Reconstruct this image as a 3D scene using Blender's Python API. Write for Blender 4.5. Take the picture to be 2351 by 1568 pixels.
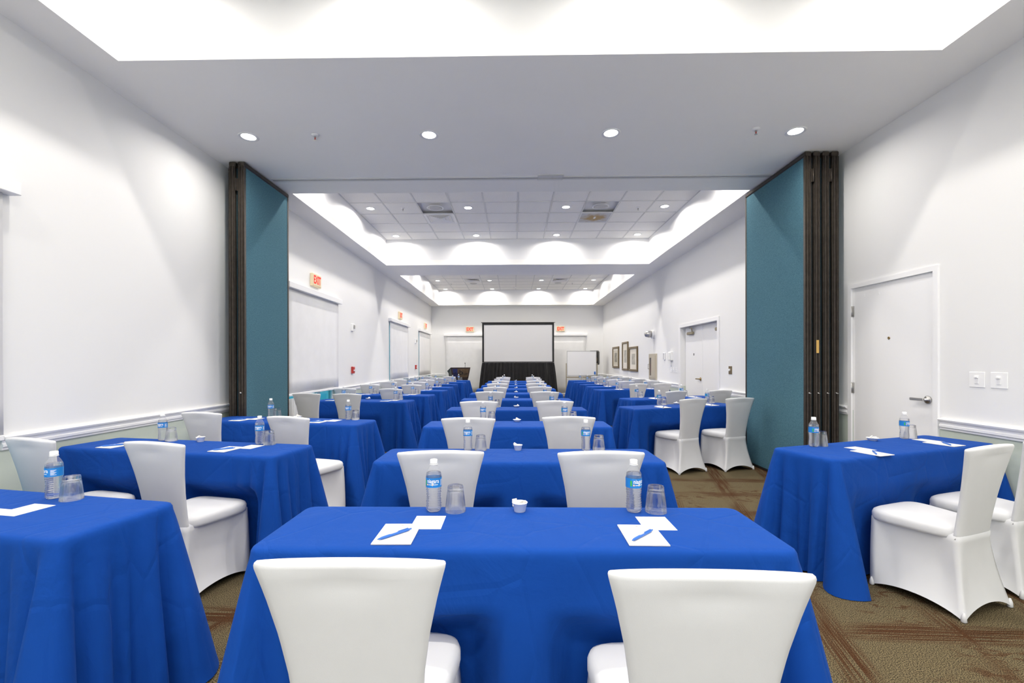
import bpy, math, random
from mathutils import Matrix, Vector
for o in list(bpy.data.objects): bpy.data.objects.remove(o)
SC = bpy.context.scene
COL = SC.collection
rnd = random.Random(7)
PI = math.pi
# ------------------------------------------------------------------ camera
H = 1.365
cam = bpy.data.cameras.new('camera'); camo = bpy.data.objects.new('camera', cam); COL.objects.link(camo)
R_ = Vector((0.999857, 0.016786, -0.001837)); U_ = Vector((0.001815, 0.00136, 0.999997)); F_ = U_.cross(R_)
camo.matrix_world = Matrix(((R_.x, U_.x, -F_.x, 0), (R_.y, U_.y, -F_.y, 0), (R_.z, U_.z, -F_.z, H), (0, 0, 0, 1)))
cam.sensor_fit = 'HORIZONTAL'; cam.sensor_width = 36.0; cam.lens = 1039.98/2351*36
cam.shift_x = 13.24/2351; cam.shift_y = 49.43/2351; cam.clip_start = .05; cam.clip_end = 200
SC.camera = camo
# ------------------------------------------------------------------ world, exposure
W = bpy.data.worlds.new('world'); SC.world = W; W.use_nodes = True
W.node_tree.nodes['Background'].inputs[0].default_value = (.95, .98, 1.0, 1)
W.node_tree.nodes['Background'].inputs[1].default_value = 2.3
SC.view_settings.view_transform = 'Standard'; SC.view_settings.look = 'None'
SC.view_settings.exposure = 0.36; SC.view_settings.gamma = 1; SC.view_settings.use_curve_mapping = False
SC.cycles.max_bounces = 14; SC.cycles.diffuse_bounces = 10; SC.cycles.glossy_bounces = 4
SC.cycles.transmission_bounces = 12; SC.cycles.transparent_max_bounces = 16
SC.cycles.sample_clamp_indirect = 4.0; SC.cycles.use_denoising = True
SC.cycles.caustics_reflective = False
LAMP_W = 17.5           # every recessed can lamp
LAMP_COL = (1.0, .95, .88)
# ------------------------------------------------------------------ room numbers
XL, XR = -3.332, 3.586
ZS, ZC = 3.639, 4.233           # soffit, tile ceiling inside the trays
YB, YE = -3.2, 18.284           # wall behind the camera, wall with the screen
TRAYS = [(-2.972, 3.128, -2.74, 3.361), (-2.972, 3.128, 6.0465, 10.537), (-2.969, 3.132, 11.796, 17.905)]
ZT = .765                       # table top
# ------------------------------------------------------------------ materials
def mat(name, col=(.8, .8, .8), rough=.5, metal=0., spec=.5, emit=None, estr=0., noise=0., nscale=8., bump=0., bscale=200.):
    m = bpy.data.materials.new(name); m.use_nodes = True
    nt = m.node_tree; b = nt.nodes['Principled BSDF']
    b.inputs['Base Color'].default_value = (*col, 1); b.inputs['Roughness'].default_value = rough
    b.inputs['Metallic'].default_value = metal; b.inputs['Specular IOR Level'].default_value = spec
    if emit: b.inputs['Emission Color'].default_value = (*emit, 1); b.inputs['Emission Strength'].default_value = estr
    tc = nt.nodes.new('ShaderNodeTexCoord')
    if noise:
        n = nt.nodes.new('ShaderNodeTexNoise'); n.inputs['Scale'].default_value = nscale; n.inputs['Detail'].default_value = 4
        nt.links.new(tc.outputs['Object'], n.inputs['Vector'])
        r = nt.nodes.new('ShaderNodeValToRGB')
        r.color_ramp.elements[0].position = .35; r.color_ramp.elements[1].position = .65
        r.color_ramp.elements[0].color = (*[c*(1-noise) for c in col], 1); r.color_ramp.elements[1].color = (*[min(1, c*(1+noise)) for c in col], 1)
        nt.links.new(n.outputs['Fac'], r.inputs['Fac']); nt.links.new(r.outputs['Color'], b.inputs['Base Color'])
    if bump:
        n = nt.nodes.new('ShaderNodeTexNoise'); n.inputs['Scale'].default_value = bscale; n.inputs['Detail'].default_value = 2
        nt.links.new(tc.outputs['Object'], n.inputs['Vector'])
        bp = nt.nodes.new('ShaderNodeBump'); bp.inputs['Strength'].default_value = bump; bp.inputs['Distance'].default_value = .002
        nt.links.new(n.outputs['Fac'], bp.inputs['Height']); nt.links.new(bp.outputs['Normal'], b.inputs['Normal'])
    return m
M = {}
M['white'] = mat('white_paint', (.91, .91, .91), .45, noise=.01, nscale=3)
M['soffit'] = mat('soffit_paint', (.975, .965, .93), .7, noise=.012, nscale=2)
M['tile'] = mat('acoustic_tile', (.92, .91, .88), .9, noise=.03, nscale=60, bump=.3, bscale=300)
M['tbar'] = mat('ceiling_bar', (.70, .70, .69), .5)  # greyed so the colour carries the shadow lines between the ceiling tiles
M['trimw'] = mat('trim_gloss_white', (.86, .86, .865), .3)
M['shade'] = mat('shade_fabric', (.80, .80, .80), .8, noise=.02, nscale=4)
M['chair'] = mat('spandex_white', (.71, .715, .73), .6, spec=.25, noise=.015, nscale=6, bump=.12, bscale=700)
M['bronze'] = mat('dark_bronze_aluminium', (.055, .045, .036), .38, metal=.5, noise=.15, nscale=20)
M['rubber'] = mat('black_rubber', (.018, .016, .015), .6)
M['steel'] = mat('brushed_steel', (.55, .54, .52), .32, metal=1.)
M['brass'] = mat('antique_brass', (.35, .26, .13), .4, metal=1.)
M['gold'] = mat('gold_tag', (.65, .40, .10), .45)
M['plastic'] = mat('white_plastic', (.87, .87, .86), .35)
M['cream'] = mat('cream_plastic', (.78, .66, .44), .45)
M['red'] = mat('sign_red', (.80, .03, .015), .5, emit=(1, .03, .015), estr=.15)
M['redp'] = mat('alarm_red', (.45, .035, .03), .4)
M['glow'] = mat('lamp_diffuser', (1, 1, 1), .5, emit=(1, .98, .95), estr=9.)
M['paper'] = mat('paper', (.82, .80, .76), .8, noise=.006, nscale=40)
M['ink'] = mat('grey_ink', (.30, .29, .28), .8)
M['peng'] = mat('pen_blue', (.02, .14, .55), .35)
M['white_ink'] = mat('white_ink', (.88, .9, .92), .5)
M['label'] = mat('label_blue', (.01, .20, .58), .4)
M['label_orange'] = mat('label_orange', (.9, .38, .04), .4)
M['label_green'] = mat('label_green', (.05, .42, .08), .4)
M['wood'] = mat('dark_walnut', (.030, .017, .011), .45, noise=.3, nscale=14)
M['plate'] = mat('podium_plate', (.13, .085, .045), .35, metal=.4, noise=.15, nscale=12)
M['plateb'] = mat('podium_plate_blue', (.012, .018, .09), .4)
M['black'] = mat('black_cloth', (.010, .010, .011), .85, noise=.2, nscale=5)
M['blackp'] = mat('black_plastic', (.02, .018, .016), .45)
M['screen'] = mat('screen_fabric', (.62, .62, .625), .8)
M['olive'] = mat('bronze_frame', (.17, .125, .065), .4, metal=.3, noise=.1, nscale=30)
M['board'] = mat('whiteboard', (.78, .78, .79), .3)
M['tan_metal'] = mat('champagne_metal', (.36, .31, .22), .4, metal=.5)
M['cabinet'] = mat('cabinet_beige', (.52, .47, .37), .4, metal=.25)
M['dark'] = mat('dark_gap', (.015, .014, .013), .8)
M['art'] = mat('art_print', (.42, .40, .33), .8, noise=.3, nscale=9)
M['artm'] = mat('art_mat', (.82, .77, .66), .8)
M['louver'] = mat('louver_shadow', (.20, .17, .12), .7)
M['slate'] = mat('grey_wood', (.50, .50, .50), .6, noise=.1, nscale=9)
M['teal_pane'] = mat('tinted_pane', (.10, .33, .40), .15)

def wall_mat():      # white above the chair rail, pale sage below (painted so)
    m = mat('wall_paint', (.80, .80, .795), .6, bump=.08, bscale=120); nt = m.node_tree; b = nt.nodes['Principled BSDF']
    g = nt.nodes.new('ShaderNodeNewGeometry'); s = nt.nodes.new('ShaderNodeSeparateXYZ'); nt.links.new(g.outputs['Position'], s.inputs[0])
    c = nt.nodes.new('ShaderNodeMath'); c.operation = 'GREATER_THAN'; c.inputs[1].default_value = .855; nt.links.new(s.outputs['Z'], c.inputs[0])
    x = nt.nodes.new('ShaderNodeMix'); x.data_type = 'RGBA'; x.inputs[6].default_value = (.56, .62, .54, 1); x.inputs[7].default_value = (.80, .80, .795, 1)
    nt.links.new(c.outputs[0], x.inputs[0]); nt.links.new(x.outputs[2], b.inputs['Base Color'])
    return m
M['wall'] = wall_mat()

def felt():
    m = mat('teal_felt', (.075, .20, .27), .95, spec=.15); nt = m.node_tree; b = nt.nodes['Principled BSDF']
    tc = nt.nodes.new('ShaderNodeTexCoord'); n = nt.nodes.new('ShaderNodeTexNoise'); n.inputs['Scale'].default_value = 90; n.inputs['Detail'].default_value = 5
    nt.links.new(tc.outputs['Object'], n.inputs['Vector'])
    r = nt.nodes.new('ShaderNodeValToRGB'); e = r.color_ramp.elements
    e[0].position = .3; e[0].color = (.048, .125, .170, 1); e[1].position = .7; e[1].color = (.088, .195, .245, 1)
    nt.links.new(n.outputs['Fac'], r.inputs['Fac']); nt.links.new(r.outputs['Color'], b.inputs['Base Color'])
    bp = nt.nodes.new('ShaderNodeBump'); bp.inputs['Strength'].default_value = .5; bp.inputs['Distance'].default_value = .004
    nt.links.new(n.outputs['Fac'], bp.inputs['Height']); nt.links.new(bp.outputs['Normal'], b.inputs['Normal'])
    return m
M['felt'] = felt()

def cloth():
    m = mat('royal_blue_polyester', (.0042, .054, .30), .8, spec=.12); nt = m.node_tree; b = nt.nodes['Principled BSDF']
    b.inputs['Sheen Weight'].default_value = .06; b.inputs['Sheen Roughness'].default_value = .4; b.inputs['Sheen Tint'].default_value = (.25, .5, 1, 1)
    tc = nt.nodes.new('ShaderNodeTexCoord')
    n = nt.nodes.new('ShaderNodeTexNoise'); n.inputs['Scale'].default_value = 2.2; n.inputs['Detail'].default_value = 5; n.inputs['Distortion'].default_value = 1.2
    n2 = nt.nodes.new('ShaderNodeTexNoise'); n2.inputs['Scale'].default_value = 420
    w = nt.nodes.new('ShaderNodeTexVoronoi'); w.feature = 'DISTANCE_TO_EDGE'; w.inputs['Scale'].default_value = 2.6
    mp = nt.nodes.new('ShaderNodeMapping'); mp.inputs['Rotation'].default_value = (.5, .3, .6); mp.inputs['Scale'].default_value = (1.4, 1.4, .8)
    nt.links.new(tc.outputs['Object'], mp.inputs[0]); nt.links.new(mp.outputs[0], w.inputs['Vector'])
    for q in (n, n2): nt.links.new(tc.outputs['Object'], q.inputs['Vector'])
    cr = nt.nodes.new('ShaderNodeMath'); cr.operation = 'MINIMUM'; cr.inputs[1].default_value = .04; nt.links.new(w.outputs['Distance'], cr.inputs[0])
    b1 = nt.nodes.new('ShaderNodeBump'); b1.inputs['Strength'].default_value = .55; b1.inputs['Distance'].default_value = .035; nt.links.new(n.outputs['Fac'], b1.inputs['Height'])
    b2 = nt.nodes.new('ShaderNodeBump'); b2.inputs['Strength'].default_value = .5; b2.inputs['Distance'].default_value = .09; nt.links.new(cr.outputs[0], b2.inputs['Height']); nt.links.new(b1.outputs[0], b2.inputs['Normal'])
    b3 = nt.nodes.new('ShaderNodeBump'); b3.inputs['Strength'].default_value = .25; b3.inputs['Distance'].default_value = .001; nt.links.new(n2.outputs['Fac'], b3.inputs['Height']); nt.links.new(b2.outputs[0], b3.inputs['Normal'])
    nt.links.new(b3.outputs[0], b.inputs['Normal'])
    return m
M['cloth'] = cloth()

def carpet():
    m = mat('carpet', (.25, .2, .13), .97, spec=.1); nt = m.node_tree; b = nt.nodes['Principled BSDF']; L = nt.links.new
    tc = nt.nodes.new('ShaderNodeTexCoord')
    def noise(sc, det, scale3=None, rot=0, dist=0):
        n = nt.nodes.new('ShaderNodeTexNoise'); n.inputs['Scale'].default_value = sc; n.inputs['Detail'].default_value = det; n.inputs['Distortion'].default_value = dist
        if scale3:
            m0 = nt.nodes.new('ShaderNodeMapping'); m0.inputs['Rotation'].default_value = (0, 0, rot); L(tc.outputs['Object'], m0.inputs[0])
            mp = nt.nodes.new('ShaderNodeMapping'); mp.inputs['Scale'].default_value = scale3
            L(m0.outputs[0], mp.inputs[0]); L(mp.outputs[0], n.inputs['Vector'])
        else: L(tc.outputs['Object'], n.inputs['Vector'])
        return n
    def math_(op, a, c=None, clamp=False):
        q = nt.nodes.new('ShaderNodeMath'); q.operation = op; q.use_clamp = clamp
        for i, v in enumerate((a, c)):
            if v is None: continue
            if isinstance(v, (int, float)): q.inputs[i].default_value = v
            else: L(v, q.inputs[i])
        return q.outputs[0]
    def ramp(src, p0, p1):
        r = nt.nodes.new('ShaderNodeValToRGB'); r.color_ramp.elements[0].position = p0; r.color_ramp.elements[1].position = p1
        L(src, r.inputs[0]); return r.outputs[0]
    def mix(f, a, c):
        x = nt.nodes.new('ShaderNodeMix'); x.data_type = 'RGBA'; L(f, x.inputs[0])
        for i, v in ((6, a), (7, c)):
            if isinstance(v, tuple): x.inputs[i].default_value = (*v, 1)
            else: L(v, x.inputs[i])
        return x.outputs[2]
    loop = noise(230, 1); base = mix(ramp(loop.outputs['Fac'], .40, .60), (.020, .016, .010), (.205, .162, .088))
    # long broken streaks, in two directions at the grid of the carpet planks
    def streak(rot, seed):
        mp = nt.nodes.new('ShaderNodeMapping'); mp.inputs['Rotation'].default_value = (0, 0, rot); mp.inputs['Location'].default_value = (seed, seed*.7, 0)
        L(tc.outputs['Object'], mp.inputs[0])
        wv = nt.nodes.new('ShaderNodeTexWave'); wv.bands_direction = 'Y'; wv.inputs['Scale'].default_value = .52; wv.inputs['Distortion'].default_value = 2.4; wv.inputs['Detail'].default_value = 2; wv.inputs['Detail Scale'].default_value = .55
        L(mp.outputs[0], wv.inputs['Vector'])
        band = ramp(wv.outputs['Fac'], .76, .93)
        fine = noise(1, 3, (2.0, 85, 1), rot); gate = noise(1.1, 2, (1.0, 2.6, 1), rot)
        return math_('MULTIPLY', math_('MULTIPLY', band, ramp(fine.outputs['Fac'], .40, .52)), ramp(gate.outputs['Fac'], .38, .50))
    s = math_('MAXIMUM', streak(.04, 3.1), streak(1.82, 7.7))
    blot = noise(1, 4, (8, 17, 1), .1, 1.6); bl2 = noise(1.6, 1)
    s2 = math_('MULTIPLY', ramp(blot.outputs['Fac'], .55, .60), ramp(bl2.outputs['Fac'], .46, .6))
    s = math_('MAXIMUM', s, math_('MULTIPLY', s2, .75))
    br = mix(ramp(loop.outputs['Fac'], .34, .66), (.026, .011, .0045), (.098, .043, .018))
    colr = mix(s, base, br)
    L(colr, b.inputs['Base Color'])
    bp = nt.nodes.new('ShaderNodeBump'); bp.inputs['Strength'].default_value = .6; bp.inputs['Distance'].default_value = .004
    L(loop.outputs['Fac'], bp.inputs['Height']); L(bp.outputs[0], b.inputs['Normal'])
    return m
M['carpet'] = carpet()

def glassy(name, ior, rough=0., col=(1, 1, 1), clear=0.):
    m = bpy.data.materials.new(name); m.use_nodes = True; nt = m.node_tree; nt.nodes.remove(nt.nodes['Principled BSDF'])
    out = nt.nodes['Material Output']; g = nt.nodes.new('ShaderNodeBsdfGlass'); g.inputs['IOR'].default_value = ior; g.inputs['Roughness'].default_value = rough; g.inputs['Color'].default_value = (*col, 1)
    if clear:
        t = nt.nodes.new('ShaderNodeBsdfTransparent'); x = nt.nodes.new('ShaderNodeMixShader'); x.inputs[0].default_value = clear
        nt.links.new(g.outputs[0], x.inputs[1]); nt.links.new(t.outputs[0], x.inputs[2]); nt.links.new(x.outputs[0], out.inputs[0])
    else: nt.links.new(g.outputs[0], out.inputs[0])
    return m
def thin(name, tint=(1, 1, 1), ior=1.45, rough=.03, body=.0):      # thin clear plastic or pane: see-through with a fresnel gloss
    m = bpy.data.materials.new(name); m.use_nodes = True; nt = m.node_tree; nt.nodes.remove(nt.nodes['Principled BSDF'])
    out = nt.nodes['Material Output']; t = nt.nodes.new('ShaderNodeBsdfTransparent'); t.inputs[0].default_value = (*tint, 1)
    g = nt.nodes.new('ShaderNodeBsdfGlossy'); g.inputs['Roughness'].default_value = rough
    f = nt.nodes.new('ShaderNodeFresnel'); f.inputs[0].default_value = ior; x = nt.nodes.new('ShaderNodeMixShader')
    ge = nt.nodes.new('ShaderNodeNewGeometry'); q = nt.nodes.new('ShaderNodeMath'); q.operation = 'SUBTRACT'; q.inputs[0].default_value = 1; nt.links.new(ge.outputs['Backfacing'], q.inputs[1])
    p = nt.nodes.new('ShaderNodeMath'); p.operation = 'MULTIPLY'; nt.links.new(f.outputs[0], p.inputs[0]); nt.links.new(q.outputs[0], p.inputs[1])
    base = t
    if body:
        d = nt.nodes.new('ShaderNodeBsdfTranslucent'); d2 = nt.nodes.new('ShaderNodeBsdfDiffuse'); d.inputs[0].default_value = d2.inputs[0].default_value = (.92, .94, .96, 1)
        h = nt.nodes.new('ShaderNodeMixShader'); nt.links.new(d.outputs[0], h.inputs[1]); nt.links.new(d2.outputs[0], h.inputs[2])
        base = nt.nodes.new('ShaderNodeMixShader'); base.inputs[0].default_value = body; nt.links.new(t.outputs[0], base.inputs[1]); nt.links.new(h.outputs[0], base.inputs[2])
    nt.links.new(p.outputs[0], x.inputs[0]); nt.links.new(base.outputs[0], x.inputs[1]); nt.links.new(g.outputs[0], x.inputs[2]); nt.links.new(x.outputs[0], out.inputs[0])
    return m
M['water'] = glassy('water', 1.28, 0, (1, 1, 1), .45)
M['pet'] = thin('clear_plastic', (.985, .985, .99), 1.5, .06, .10)
M['glazing'] = thin('picture_glass', (1, 1, 1), 1.35, .05)
M['tumbler'] = glassy('drinking_glass', 1.45, 0, (1, 1, 1), .42)
M['pane'] = thin('tinted_window_glass', (.12, .34, .40), 1.5, .02)
M['clear'] = thin('clear_window_glass', (.95, .97, .97), 1.5, .02)

def stained():
    m = mat('perforated_steel_stained', (.55, .56, .58), .6); nt = m.node_tree; b = nt.nodes['Principled BSDF']; L = nt.links.new
    tc = nt.nodes.new('ShaderNodeTexCoord'); n = nt.nodes.new('ShaderNodeTexNoise'); n.inputs['Scale'].default_value = 9; n.inputs['Detail'].default_value = 6
    L(tc.outputs['Object'], n.inputs['Vector']); ln = nt.nodes.new('ShaderNodeVectorMath'); ln.operation = 'LENGTH'; L(tc.outputs['Object'], ln.inputs[0])
    a = nt.nodes.new('ShaderNodeMath'); a.operation = 'MULTIPLY_ADD'; a.inputs[1].default_value = -2.2; a.inputs[2].default_value = .62; L(ln.outputs['Value'], a.inputs[0])
    c = nt.nodes.new('ShaderNodeMath'); c.operation = 'ADD'; L(a.outputs[0], c.inputs[0]); L(n.outputs['Fac'], c.inputs[1])
    r = nt.nodes.new('ShaderNodeValToRGB'); r.color_ramp.elements[0].position = .5; r.color_ramp.elements[0].color = (.56, .57, .59, 1); r.color_ramp.elements[1].position = .85; r.color_ramp.elements[1].color = (.40, .27, .11, 1)
    L(c.outputs[0], r.inputs[0]); L(r.outputs[0], b.inputs['Base Color']); return m
M['stain'] = stained()
# ------------------------------------------------------------------ mesh builder
class MB:
    def __init__(s): s.v = []; s.f = []; s.sm = []
    def add(s, vs, fs, smooth=False):
        k = len(s.v); s.v += [tuple(v) for v in vs]
        for f in fs: s.f.append(tuple(i+k for i in f)); s.sm.append(smooth)
        return s
    def box(s, x0, x1, y0, y1, z0, z1, bev=0.):
        if bev <= 0:
            vs = [(x0, y0, z0), (x1, y0, z0), (x1, y1, z0), (x0, y1, z0), (x0, y0, z1), (x1, y0, z1), (x1, y1, z1), (x0, y1, z1)]
            return s.add(vs, [(0, 3, 2, 1), (4, 5, 6, 7), (0, 1, 5, 4), (1, 2, 6, 5), (2, 3, 7, 6), (3, 0, 4, 7)])
        b = bev; vs = []; idx = {}
        xs, ys, zs = (x0, x1), (y0, y1), (z0, z1)
        for i in (0, 1):
            for j in (0, 1):
                for k in (0, 1):
                    sx, sy, sz = (1, -1)[i], (1, -1)[j], (1, -1)[k]
                    for a in range(3):
                        p = [xs[i]+sx*b, ys[j]+sy*b, zs[k]+sz*b]; p[a] = (xs[i], ys[j], zs[k])[a]
                        idx[i, j, k, a] = len(vs); vs.append(p)
        fs = []
        def quad(*q):
            n = [idx[t] for t in q]; fs.append(tuple(n))
        for i in (0, 1):
            q = [(i, 0, 0, 0), (i, 1, 0, 0), (i, 1, 1, 0), (i, 0, 1, 0)]; quad(*(q if i else q[::-1]))
            q = [(0, i, 0, 1), (0, i, 1, 1), (1, i, 1, 1), (1, i, 0, 1)]; quad(*(q if i else q[::-1]))
            q = [(0, 0, i, 2), (1, 0, i, 2), (1, 1, i, 2), (0, 1, i, 2)]; quad(*(q if i else q[::-1]))
        for i in (0, 1):
            for j in (0, 1):
                q = [(i, j, 0, 0), (i, j, 1, 0), (i, j, 1, 1), (i, j, 0, 1)]; quad(*(q if (i+j) % 2 == 1 else q[::-1]))
                q = [(i, 0, j, 0), (i, 1, j, 0), (i, 1, j, 2), (i, 0, j, 2)]; quad(*(q if (i+j) % 2 == 0 else q[::-1]))
                q = [(0, i, j, 1), (1, i, j, 1), (1, i, j, 2), (0, i, j, 2)]; quad(*(q if (i+j) % 2 == 1 else q[::-1]))
        for i in (0, 1):
            for j in (0, 1):
                for k in (0, 1):
                    q = [(i, j, k, 0), (i, j, k, 1), (i, j, k, 2)]; quad(*(q if (i+j+k) % 2 == 1 else q[::-1]))
        return s.add(vs, fs)
    def rings(s, rings, cap0=True, cap1=True, smooth=True, closed=True):
        n = len(rings[0]); vs = [p for r in rings for p in r]; fs = []
        for a in range(len(rings)-1):
            for i in range(n if closed else n-1):
                j = (i+1) % n; fs.append((a*n+i, a*n+j, (a+1)*n+j, (a+1)*n+i))
        s.add(vs, fs, smooth); k = len(s.v)-len(vs)
        if cap0: s.f.append(tuple(k+i for i in range(n))[::-1]); s.sm.append(False)
        if cap1: s.f.append(tuple(k+(len(rings)-1)*n+i for i in range(n))); s.sm.append(False)
        return s
    def lathe(s, prof, n=24, c=(0, 0, 0), cap0=True, cap1=True, axis='z', smooth=True):
        R = []
        for r, z in prof:
            ring = []
            for i in range(n):
                a = 2*PI*i/n; x, y = r*math.cos(a), r*math.sin(a)
                p = (x, y, z) if axis == 'z' else ((z, x, y) if axis == 'x' else (y, z, x))
                ring.append((p[0]+c[0], p[1]+c[1], p[2]+c[2]))
            R.append(ring)
        return s.rings(R, cap0, cap1, smooth)
    def tube(s, p0, p1, r0, r1=None, n=10, smooth=True):
        p0, p1 = Vector(p0), Vector(p1); d = (p1-p0).normalized(); r1 = r0 if r1 is None else r1
        a = d.orthogonal().normalized(); b = d.cross(a)
        R = [[tuple(p+a*r*math.cos(2*PI*i/n)+b*r*math.sin(2*PI*i/n)) for i in range(n)] for p, r in ((p0, r0), (p1, r1))]
        return s.rings(R, True, True, smooth)
    def mesh(s, name):
        me = bpy.data.meshes.new(name); me.from_pydata(s.v, [], s.f); me.polygons.foreach_set('use_smooth', s.sm); me.update(); return me
def link(name, me, m=None, parent=None, loc=None, rz=0.):
    o = bpy.data.objects.new(name, me); COL.objects.link(o)
    if m is not None and len(me.materials) == 0: me.materials.append(M[m] if isinstance(m, str) else m)
    if parent is not None: o.parent = parent
    if loc is not None: o.location = loc
    if rz: o.rotation_euler = (0, 0, rz)
    return o
def part(name, mb, m, parent=None, **k): return link(name, mb.mesh(name), m, parent, **k)
def tag(o, label, cat, group=None):
    o['label'] = label; o['category'] = cat
    if group: o['group'] = group
    return o
def thing(name, label, cat, loc=(0, 0, 0), rz=0., group=None):
    o = bpy.data.objects.new(name, None); COL.objects.link(o); o.empty_display_size = .1
    o.location = loc; o.rotation_euler = (0, 0, rz); return tag(o, label, cat, group)
def struct(name, mb, m, label=None, parent=None):
    o = part(name, mb, m, parent)
    if parent is None:
        o['kind'] = 'structure'
        if label: o['label'] = label
    return o
def dup(root, loc, rz, label, group=None):
    r = root.copy(); COL.objects.link(r); r.location = loc; r.rotation_euler = (0, 0, rz); r['label'] = label
    if group: r['group'] = group
    for ch in list(root.children):
        c = ch.copy(); COL.objects.link(c); c.parent = r
        for g in ch.children:
            d = g.copy(); COL.objects.link(d); d.parent = c
    return r
def textmesh(txt, size, ext=0., res=3, off=0.):
    cu = bpy.data.curves.new('t', 'FONT'); cu.body = txt; cu.size = size; cu.extrude = ext; cu.offset = off; cu.align_x = 'CENTER'; cu.align_y = 'CENTER'; cu.resolution_u = res
    o = bpy.data.objects.new('t', cu); COL.objects.link(o); bpy.context.view_layer.update()
    me = bpy.data.meshes.new_from_object(o.evaluated_get(bpy.context.evaluated_depsgraph_get())); bpy.data.objects.remove(o); return me
def xf(me, fn):
    for v in me.vertices: v.co = fn(v.co)
    me.update(); return me
def smooth(t): t = max(0., min(1., t)); return t*t*(3-2*t)
# ------------------------------------------------------------------ room shell
struct('floor', MB().box(XL-.2, XR+.3, YB-.2, YE+.2, -.1, 0), 'carpet', 'tan loop pile carpet with broken rust brown streaks')
def wall_x(name, x0, x1, ya, yb, holes, label):
    mb = MB(); y = ya
    for (h0, h1, z0, z1) in sorted(holes):
        mb.box(x0, x1, y, h0, 0, ZS+.02)
        if z0 > 0: mb.box(x0, x1, h0, h1, 0, z0)
        mb.box(x0, x1, h0, h1, z1, ZS+.02); y = h1
    mb.box(x0, x1, y, yb, 0, ZS+.02); return struct(name, mb, 'wall', label)
LW = [(.90, 2.86), (6.60, 8.47), (12.075, 14.15), (15.815, 17.90)]      # glazed door openings of the shaded wall
wall_x('wall_left', XL-.16, XL, YB-.16, YE+.16, [(a, b, 0, 2.44) for a, b in LW], 'long white wall with four shaded glass doors and a sage dado')
D1 = (3.921, 4.856, 2.137); D2 = (8.02, 9.80, 2.10)
wall_x('wall_right', XR, XR+.16, YB-.16, YE+.16, [(D1[0], D1[1], 0, D1[2]), (D2[0], D2[1], 0, D2[2]), (11.45, 11.95, .97, 1.53)], 'long white wall with two white doorways and a sage dado')
struct('wall_end', MB().box(XL, XR, YE, YE+.16, 0, ZS+.02), 'wall', 'white end wall behind the projection screen')
RW = [(-2.9, -1.05), (-.80, 1.05), (1.30, 3.15)]                           # daylight windows at the end the camera stands at
mb = MB().box(XL, XR, YB-.16, YB, 0, .10).box(XL, XR, YB-.16, YB, 2.60, ZS+.02); q = XL
for a, b in RW: mb.box(q, a, YB-.16, YB, .10, 2.60); q = b
mb.box(q, XR, YB-.16, YB, .10, 2.60)
struct('wall_rear', mb, 'wall', 'white wall with three tall windows behind the camera')
for n, (a, b) in enumerate(RW):
    fr = MB(); fr.box(a, a+.05, YB-.12, YB-.06, .10, 2.60); fr.box(b-.05, b, YB-.12, YB-.06, .10, 2.60); fr.box(a+.05, b-.05, YB-.12, YB-.06, 2.55, 2.60); fr.box(a+.05, b-.05, YB-.12, YB-.06, .10, .15); fr.box((a+b)/2-.025, (a+b)/2+.025, YB-.12, YB-.06, .15, 2.55)
    win = struct('window_%d' % (n+5), fr, 'trimw', 'tall white framed window behind the camera')
    for x0, x1 in ((a+.05, (a+b)/2-.025), ((a+b)/2+.025, b-.05)): part('pane', MB().box(x0, x1, YB-.094, YB-.086, .15, 2.55), 'clear', win)
    po = bpy.data.lights.new('portal', 'AREA'); po.shape = 'RECTANGLE'; po.size = b-a; po.size_y = 2.5; po.cycles.is_portal = True
    pob = bpy.data.objects.new('portal', po); COL.objects.link(pob); pob.location = ((a+b)/2, YB-.15, 1.35); pob.rotation_euler = (PI/2, 0, 0)
# soffit with three tray openings, and the tray sides
mb = MB(); y = YB-.16
for (a, b, c, d) in TRAYS:
    mb.box(XL-.16, XR+.16, y, c, ZS, ZS+.12); mb.box(XL-.16, a, c, d, ZS, ZS+.12); mb.box(b, XR+.16, c, d, ZS, ZS+.12); y = d
mb.box(XL-.16, XR+.16, y, YE+.16, ZS, ZS+.12)
ceil = struct('ceiling', mb, 'soffit', 'flat white soffit around three recessed ceiling trays')
for (a, b, c, d) in TRAYS:
    t = .1; m2 = MB(); m2.box(a-t, a, c-t, d+t, ZS+.12, ZC+.06); m2.box(b, b+t, c-t, d+t, ZS+.12, ZC+.06); m2.box(a, b, c-t, c, ZS+.12, ZC+.06); m2.box(a, b, d, d+t, ZS+.12, ZC+.06)
    part('tray_side', m2, 'white', ceil)
    part('tray_backing', MB().box(a-t, b+t, c-t, d+t, ZC+.06, ZC+.10), 'white', ceil)
TP = .61
tile_me = MB().box(-.296, .296, -.296, .296, 0, .014, .006).mesh('ceiling_tile'); tile_me.materials.append(M['tile'])
VENT_T2 = [(2, 3), (7, 3)]; VENT_T3 = [(2, 3), (7, 3)]
skip = {1: set(VENT_T2), 2: set(VENT_T3)}
def tile_c(ti, i, k):      # k rows counted from the far edge
    a, b, c, d = TRAYS[ti]; return a+TP*(i+.5), d-TP*(k+.5)
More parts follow.
